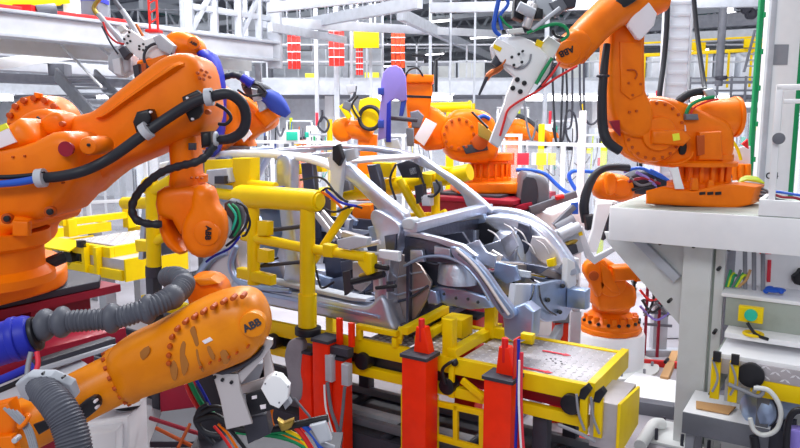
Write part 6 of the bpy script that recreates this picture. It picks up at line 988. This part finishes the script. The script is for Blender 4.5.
# grey green beam, white shelf, button box, rods
gb = thing('machine_bed', 'grey green machine bed with white ledges right of the platform column', 'machine'); s3_, t3_, _ = lc(qz(722, 292, 1.35))
part('upper_ledge', 'white', gb, lbox(s3_-.0, s3_+2.2, t3_-.02, t3_+.4, 1.32, 1.35)); part('face', 'olive', gb, lbox(s3_+.03, s3_+2.2, t3_, t3_+.38, 1.1, 1.32)); part('lower_ledge', 'white', gb, lbox(s3_+.06, s3_+2.2, t3_-.2, t3_+.4, 1.06, 1.1)); part('bed', 'cream', gb, lbox(s3_+.06, s3_+2.2, t3_+.02, t3_+.38, 0, 1.06)); parts('rod', 'grey', gb, *[cyl(qt(u, 292, t3_+.2), qt(u, 240, t3_+.2), .016, n=10) for u in (745, 754, 763)])
s_, _, z_ = lc(qt(751, 315, t3_-.2)); bb = thing('button_box', 'yellow push button box with green button on the machine bed ledge', 'button box'); part('case', 'yellow', bb, lbox(s_-.085, s_+.075, t3_-.19, t3_-.12, z_-.06, z_+.05)); part('button', 'teal', bb, cyl(L(s_, t3_-.19, z_), L(s_, t3_-.22, z_), .042), label='green push button'); part('cable', 'black', bb, tube([L(s_-.02, t3_-.2, z_-.06), L(s_+.04, t3_-.22, z_-.13), L(s_+.12, t3_-.2, z_-.16)], .012, n=8)); part('base', 'yellow', bb, ring(L(s_+.02, t3_-.17, 1.11), Z, .06, .012))
single('blue_glove', 'crumpled blue glove lying on the machine bed ledge', 'glove', 'blue_cable', ball(qt(775, 290, t3_+.1), .05, 14, (1.6, .9, .4)), ball(qt(770, 289, t3_+.1), .03, 12, (1.2, 1, .8)), ball(qt(781, 291, t3_+.08), .022), ball(qt(766, 291, t3_+.08), .02))
gp = thing('green_cable_tuft', 'tuft of green cables and tape behind the platform column', 'cable')
for k in range(7): part('strand', ['green', 'lime', 'green', 'midgrey', 'green', 'lime', 'wood'][k], gp, tube([qt(726+k*2, 287, t3_+.15), qt(728+k*3, 280-k % 3*2, t3_+.16), qt(731+k*3.2, 270+(k % 3)*3, t3_+.2)], .011, n=6))
wp = thing('wall_panel', 'white panel with red frame behind the machine bed rods', 'panel'); Yq = 6.75
part('board', 'white', wp, box((q(765, 270, Yq).x, Yq+.05, .95), (1.4, .05, 1.5))); part('red_strip', 'sticker_red', wp, pslab([(760, 251), (772, 251), (771, 254), (760, 254)], Yq, .02, .003)); part('red_strip', 'sticker_red', wp, pslab([(768, 260), (771, 260), (770, 282), (767, 282)], Yq, .02, .003)); part('black_fitting', 'black', wp, pslab(cut3([(792, 276), (797, 272), (800, 268), (803, 276), (802, 284), (795, 284)]), Yq-.03, .06, .015))
# colourful stand behind the platform robot base
st = thing('tool_stand', 'small stand with orange tins and a red flag cap behind the platform robot base', 'stand'); Yz = 6.5
p = q(742, 190, Yz); part('shelf', 'cream', st, pslab([(728, 180), (752, 180), (752, 184), (728, 184)], Yz, .3, .01)); parts('tin', 'orange', st, *[cyl(q(u, 180, Yz+.1), q(u, 164, Yz+.1), .035) for u in (733, 740, 747)]); part('panel', 'paper', st, pslab([(728, 148), (750, 146), (750, 164), (728, 164)], Yz+.15, .03, .006)); part('flag', 'red', st, slab([q(742, 144, Yz), q(748, 139, Yz), q(749, 149, Yz)], YV*.03, .004)); part('stick', 'yellow', st, tube([q(730, 138, Yz), q(737, 148, Yz), q(741, 160, Yz)], .015, n=8)); part('leg', 'grey', st, box((p.x, Yz+.15, q(740, 184, Yz).z/2), (.08, .08, q(740, 184, Yz).z)))
# white machine with dark arched opening, blue hoses
wm = thing('white_machine', 'white machine with a dark arched opening behind the front of the car', 'machine'); Yh = 8.3
part('housing', 'white', wm, pslab([(500, 200), (545, 210), (576, 196), (577, 232), (560, 262), (500, 262)], Yh, .8, .03)); ar = [(518, 214), (520, 176), (528, 172), (538, 174), (545, 182), (546, 198), (542, 208), (530, 214)]
part('arch', 'midgrey', wm, pslab(cut3(ar), Yh-.12, .5, .06), label='dark grey arched hood'); part('arch_inside', 'darkgrey', wm, pslab(cut3([(521, 210), (523, 180), (530, 177), (536, 180), (538, 196), (534, 208)]), Yh-.14, .04, .006)); part('rail', 'midgrey', wm, beam(q(530, 210, Yh-.2), q(576, 194, Yh-.1), .06, .08)); part('rail', 'maroon', wm, beam(q(500, 212, Yh-.2), q(532, 205, Yh-.15), .05, .07)); part('red_fitting', 'wire_red', wm, pslab([(555, 196), (563, 194), (564, 198), (556, 200)], Yh-.25, .1, .015)); part('fitting', 'darkgrey', wm, pslab([(516, 214), (526, 210), (530, 217), (520, 222)], Yh-.2, .1, .02)); part('base', 'cream', wm, box((q(538, 250, Yh).x, Yh+.45, .45), (.9, .7, .9)))
for pts, lab in (([(516, 170), (530, 170), (545, 174), (556, 184), (566, 192), (576, 194)], 'long blue hose arching over the white machine to the fence post'), ([(576, 190), (571, 182), (569, 175), (574, 171), (584, 171), (594, 172)], 'short curled blue hose beside the orange wrist')):
    single('blue_hose', lab, 'hose', 'blue_cable', tube([q(u, v, 8.9) for u, v in pts], .026, n=10))
single('fence_post', 'white post standing behind the orange wrist with blue hoses', 'post', 'white', box((q(580.5, 180, 8.6).x, 8.6, 1.38), (.075, .075, 2.76)))
# gripper clutter in front of white machine: cylinders
gc = thing('gripper', 'grey gripper with cylinder between the car front and the white robot gun', 'gripper')
part('plate', 'lightgrey', gc, pslab([(552, 232), (572, 222), (580, 236), (584, 250), (568, 258), (556, 248)], 6.5, .08, .012)); part('cylinder', 'grey', gc, cyl(q(556, 228, 6.6), q(574, 218, 6.6), .05)); part('cylinder', 'lightgrey', gc, cyl(q(560, 236, 6.45), q(580, 226, 6.45), .05)); part('jaw', 'darkgrey', gc, pslab([(566, 246), (576, 244), (578, 252), (568, 256)], 6.42, .06, .01)); part('upright', 'offwhite', gc, pslab([(570, 258), (578, 258), (579, 310), (571, 310)], 6.3, .08, .01)); p = q(575, 310, 6.35); part('stand', 'offwhite', gc, box((p.x, p.y, p.z/2), (.1, .1, p.z))); part('blue_tag', 'blue_cable', gc, pslab([(571, 203), (578, 202), (578, 214), (572, 214)], 6.6, .03, .005)); part('arm', 'midgrey', gc, beam(q(554, 226, 6.62), q(574, 206, 6.62), .08, .05))
rl = thing('ground_unit', 'small red and grey lifting unit on the floor in front of the white pedestal', 'lift unit'); p = qz(560, 356, .0)
a = q(560, 330, 5.9); part('body', 'lift_red', rl, box((a.x, 5.9, .45), (.12, .12, .9))); part('head', 'grey', rl, box((a.x, 5.9, 1.0), (.14, .12, .2), bev=.02)); part('cap', 'brass', rl, box((a.x, 5.88, 1.14), (.09, .1, .1), bev=.01)); part('arm', 'lightgrey', rl, beam(q(548, 350, 5.6), q(566, 318, 6.0), .06, .1))
# cables and trunking on the floor behind the pedestal
fl = thing('cable_rack', 'rack of dark cables between the white pedestal and the platform column', 'rack'); Yk = 7.6
parts('upright', 'maroon', fl, *[box((q(u, 300, Yk).x, Yk, .55), (.03, .03, 1.1)) for u in (647, 660)]); parts('bar', 'midgrey', fl, *[beam(q(643, v, Yk), q(672, v+2, Yk), .02, .03) for v in (300, 312, 324)])
for k, (pts, m) in enumerate([([(640, 290), (650, 300), (662, 296), (674, 286)], 'wire_red'), ([(642, 300), (652, 312), (664, 304), (676, 298)], 'black'), ([(644, 316), (656, 304), (668, 316)], 'midgrey'), ([(648, 282), (654, 296), (648, 314)], 'black'), ([(640, 306), (656, 320), (672, 310)], 'purple')]): part('cable', m, fl, tube([q(u, v, Yk-.05) for u, v in pts], .014, n=8))
for k, (a, b, w, m, lab) in enumerate([((638, 352), (690, 352), .12, 'lightgrey', 'pale floor trunking behind the platform column base'), ((640, 362), (690, 366), .05, 'wire_red', 'thin red pipe on the floor behind the column'), ((664, 380), (676, 352), .08, 'wood', 'short tan floor pipe left of the platform column'), ((622, 384), (684, 398), .8, 'white', 'white floor plate in front of the round pedestal')]):
    single('floor_trunking', lab, 'trunking', m, beam(qz(*a, .035), qz(*b, .035), w, .07 if w < .3 else .02))
single('floor_pipe', 'pale bent pipe end on the floor beside the column base bolts', 'pipe', 'cream', tube([qz(640, 446, .06), qz(650, 430, .08), qz(655, 424, .08), qz(662, 424, .06)], .05, n=12))
single('red_floor_plate', 'red steel foot plate on the floor under the carrier end', 'plate', 'lift_red', slab([qz(u, v, .0) for u, v in ((566, 438), (600, 436), (608, 446), (570, 450))], Z*.02, .004))
single('floor_kerb', 'grey kerb strip across the floor behind the carrier end', 'kerb', 'midgrey', beam(qz(628, 404, .06), qz(680, 412, .06), .12, .12))
# ================================================================== LOWER LEFT FLOOR ITEMS
wbx = thing('white_cabinet', 'white box cabinet under the amber robot forearm', 'cabinet'); p0 = qz(92, 440, 1.0); Yx = 2.75
part('body', 'white', wbx, pslab([(88, 414), (138, 406), (140, 470), (88, 470)], Yx, .22, .012)); part('lid', 'white', wbx, slab([q(86, 414, Yx-.02), q(140, 406, Yx-.02), q(140, 406, Yx-.02)+YV*.24, q(86, 414, Yx-.02)+YV*.24], Z*.03, .006)); part('step', 'white', wbx, pslab([(88, 430), (120, 426), (120, 470), (88, 470)], Yx-.08, .08, .01)); part('knob', 'black', wbx, cyl(q(127, 406, Yx+.1), q(127, 399, Yx+.1), .055), label='black round knob'); part('knob_base', 'lightgrey', wbx, cyl(q(127, 409, Yx+.1), q(127, 404, Yx+.1), .045)); p = q(120, 470, Yx); part('plinth', 'grey', wbx, box((p.x-.03, Yx+.11, p.z/2), (.2, .2, p.z)))
rf = thing('robot_riser', 'dark red frame with grey guide rail behind the corrugated hose', 'riser'); Yr = 2.95
part('beam', 'maroon', rf, beam(q(-40, 372, Yr), q(118, 330, Yr+.5), .2, .07)); part('beam', 'maroon', rf, beam(q(-40, 356, Yr+.3), q(110, 318, Yr+.9), .1, .05)); part('guide_rail', 'darkgrey', rf, beam(q(30, 366, Yr-.05), q(112, 340, Yr+.3), .06, .03)); part('guide_rail', 'lightgrey', rf, beam(q(30, 372, Yr-.08), q(112, 346, Yr+.27), .04, .02)); part('tray', 'lightgrey', rf, beam(q(-20, 398, Yr-.2), q(86, 366, Yr+.1), .3, .03)); p = q(40, 360, Yr+.2); part('leg', 'maroon', rf, box((p.x, p.y+.05, p.z/2), (.12, .12, p.z)))
om = thing('servo_motor', 'orange servo motor block behind the amber wrist housing', 'motor'); Yo = 2.62
part('case', 'orange', om, pslab(cut3([(192, 280), (200, 274), (216, 275), (226, 284), (227, 296), (210, 306), (194, 304)]), Yo, .16, .025)); part('cover', 'amber', om, pslab([(196, 277), (214, 275), (222, 281), (204, 284)], Yo-.02, .1, .01)); p = q(208, 300, Yo+.1); part('mount', 'darkgrey', om, box((p.x, p.y, p.z/2), (.1, .1, p.z)))
# red base structure and cable heap under the tool
rb_ = thing('floor_machine', 'dark red and grey floor machine under the amber wrist and tool', 'machine'); Ym = 3.3
part('back_plate', 'maroon', rb_, pslab([(160, 352), (236, 344), (240, 400), (162, 410)], Ym, .06, .01)); part('frame', 'maroon', rb_, tube([q(150, 418, 2.9), q(250, 450, 2.7)], .009, n=8)); part('frame', 'orange_dark', rb_, tube([q(156, 428, 2.8), q(200, 450, 2.7)], .008, n=8)); part('frame', 'orange_dark', rb_, tube([q(190, 424, 2.8), q(178, 448, 2.7)], .007, n=8)); part('plate', 'darkgrey', rb_, slab([qz(u, v, .7) for u, v in ((150, 448), (250, 448), (270, 400), (170, 396))], Z*.04, .006)); part('base', 'midgrey', rb_, box((q(200, 440, 3.0).x, 3.3, .35), (.9, .9, .7)))
for k, (pts, m, r) in enumerate([([(186, 384), (192, 398), (200, 410), (208, 418)], 'wire_red', 2.4), ([(190, 382), (197, 396), (205, 408), (214, 414)], 'green', 2.6), ([(196, 380), (204, 394), (212, 410)], 'blue_deep', 1.6)]): part('cable', m, rb_, ptube([(u, v, 2.55, r) for u, v in pts], n=10))
hp = thing('cable_bundle', 'tangled bundle of black and coloured cables at the bottom left of the red lift pillars', 'cable')
CB = [([(196, 420), (214, 416), (236, 428), (262, 430), (290, 426), (318, 420), (328, 418)], 'black', 4), ([(200, 414), (212, 408), (226, 410), (238, 418)], 'black', 3.6), ([(202, 410), (196, 420), (204, 432), (220, 436)], 'rubber', 3.2), ([(208, 404), (198, 412), (200, 428), (214, 444)], 'rubber', 2.6), ([(214, 426), (224, 438), (232, 450)], 'wire_red', 1.6), ([(218, 424), (228, 434), (238, 450)], 'orange', 1.4),
      ([(222, 424), (232, 432), (246, 450)], 'black', 2), ([(236, 432), (256, 434), (280, 432), (304, 440)], 'green', 2.2), ([(256, 434), (276, 436), (296, 442), (308, 450)], 'green', 2.6), ([(272, 408), (271, 418), (275, 428), (288, 436), (304, 444)], 'orange', 1.8), ([(292, 424), (302, 434), (312, 450)], 'wire_red', 2.8), ([(302, 424), (314, 436), (322, 450)], 'blue_cable', 3), ([(286, 430), (300, 438), (312, 452)], 'yellow', 2.2), ([(310, 430), (320, 442), (334, 448)], 'grey', 3), ([(294, 398), (304, 410), (310, 418), (306, 424)], 'midgrey', 1.3), ([(234, 420), (240, 424), (246, 421), (252, 426)], 'lime', 2)]
for pts, m, r in CB: part('cable', m, hp, ptube([(u, v, 2.5, r) for u, v in pts], n=10))
part('cable_sleeve', 'lightgrey', hp, pslab([(310, 424), (326, 420), (332, 438), (320, 442)], 2.46, .05, .012), label='pale cable sleeve'); part('cable_plug', 'brass', hp, pslab(cut3([(278, 418), (284, 422), (294, 418), (292, 426), (282, 430)]), 2.46, .04, .01)); part('cable_tray', 'darkgrey', hp, beam(q(190, 452, 2.6), q(340, 452, 2.6), .3, .03)); p = q(260, 456, 2.6); part('tray_leg', 'darkgrey', hp, box((p.x, p.y, p.z/2), (.08, .08, p.z)))
# ================================================================== finish: origins, light, camera
HOST = {'ring_bolt': 'gear_ring', 'flange_bolt': 'forearm_flange', 'housing_bolt': 'wrist_housing', 'gear_bolt': 'shoulder_gear', 'disc_bolt': 'shoulder_disc', 'rail_hole': 'front_rail', 'front_hole': 'front_plate', 'plate_bolt': 'gun_plate',
        'cover_screw': 'side_cover', 'flange_screw': 'hose_flange', 'grime': 'wrist_housing', 'motor_label': 'motor', 'elbow_mark': 'upper_arm', 'arm_bolt': 'lower_arm', 'plate_window': 'tool_plate', 'sensor_screw': 'sensor_head', 'bracket_bolt': 'tool_bracket',
        'base_slot': 'base', 'collar_rib': 'base_collar', 'base_rib': 'base_cone', 'rib_hole': 'base_cone', 'toe_rib': 'toe_panel', 'arrow_sticker': 'deck', 'hole_cluster': 'deck', 'firewall_rib': 'firewall', 'wheel_house_crease': 'wheel_house', 'strip_tab': 'green_strip',
        'anchor_bolt': 'base_plate', 'pin_hole': 'pin_boss', 'oval_window': 'shoulder', 'box_recess': 'shoulder_box', 'sleeve_ring': 'hose_sleeve', 'sleeve_end': 'hose_sleeve', 'lug_bolt': 'lug', 'mount_bolt': 'gun_mount', 'screen': 'door', 'motor_ring': 'motor', 'paper_scrap': 'wrist_housing',
        'lettering_disc': 'wrist_housing', 'yellow_sticker': 'shoulder_bar', 'white_sticker': 'shoulder', 'gun_bolt': 'gun_plate', 'arm_handle': 'arm_panel', 'rib': 'shell', 'hinge_plate': 'hinge_pillar', 'fender_flange': 'fender_rail', 'radiator_flange': 'radiator_support', 'sill_flange': 'rocker', 'sill_tread': 'rocker', 'wheel_house_lip': 'wheel_house', 'cowl_bracket': 'cowl_shelf', 'seat_cross_member': 'floor_pan', 'tunnel': 'floor_pan'}
stem = lambda o: o.name.split('.')[0]
for r in ROOTS:
    if r.name in DONE: continue
    kids = list(r.children)
    for k in kids:
        h = HOST.get(stem(k))
        if h and not k.children:
            c = [x for x in kids if stem(x) == h]
            if c: k.parent = c[0]
for r in ROOTS:
    if r.name not in DONE: settle(r)
def area(name, loc, size, power, rot, col=(1, 1, 1), sy=None):
    l = bpy.data.lights.new(name, 'AREA'); l.energy = power; l.size = size; l.color = col
    if sy: l.shape = 'RECTANGLE'; l.size_y = sy
    o = bpy.data.objects.new(name, l); o.location = loc; o.rotation_euler = rot; COL.objects.link(o); return o
for i, (s, t) in enumerate([(-3, 1.5), (-8, 3), (0, 5), (-2, 9), (-10, 9)]):
    p = L(s, t, 7.2); area('added_light', p, 3.2, 400, (0, 0, -YAW), (.96, .98, 1), .8)  # overhead area lights added for contrast and speculars, no fixtures modelled
for x, y in [(-10, 16), (0, 18), (10, 16), (-12, 26), (0, 30), (12, 26), (-6, 36), (10, 38)]:
    area('added_light', (x, y, 6.6), 4, 60, (0, 0, 0), (.97, .98, 1))  # area lights added to brighten the far hall under the ceiling
for x, z in ((-14, 6.5), (-5, 6.8), (4, 6.8), (13, 6.5)):
    area('added_light', (x, 17.5, z), 3, 40, (radians(75), 0, 0), (1, 1, 1))  # tilted lights added to brighten the upper back of the hall
for x in (-10, 0, 9):
    area('added_light', (x, 20.3, 3.3), 7, 90, (radians(30), 0, 0), (1, 1, 1))  # lights added to brighten the wall under the mezzanine
area('added_light', (-2, -3.5, 7.5), 5, 260, (radians(42), 0, 0), (.96, .98, 1), 2)  # unseen front key light added above and behind the camera
w = bpy.data.worlds.new('hall_light'); SC.world = w; w.use_nodes = True
bg = w.node_tree.nodes['Background']; bg.inputs[0].default_value = (.9, .95, 1.0, 1); bg.inputs[1].default_value = .5
cam = bpy.data.cameras.new('camera'); cam.sensor_width = 36; cam.lens = 36*FP/800; cam.clip_end = 300
co = bpy.data.objects.new('camera', cam); COL.objects.link(co); co.location = (0, 0, H); co.rotation_euler = (pi/2-PT_, 0, 0); SC.camera = co
SC.view_settings.view_transform = 'Standard'; SC.view_settings.look = 'None'; SC.view_settings.exposure = .22; SC.view_settings.gamma = 1; SC.view_settings.use_curve_mapping = False
SC.cycles.use_denoising = True; SC.cycles.max_bounces = 8; SC.cycles.sample_clamp_indirect = 6
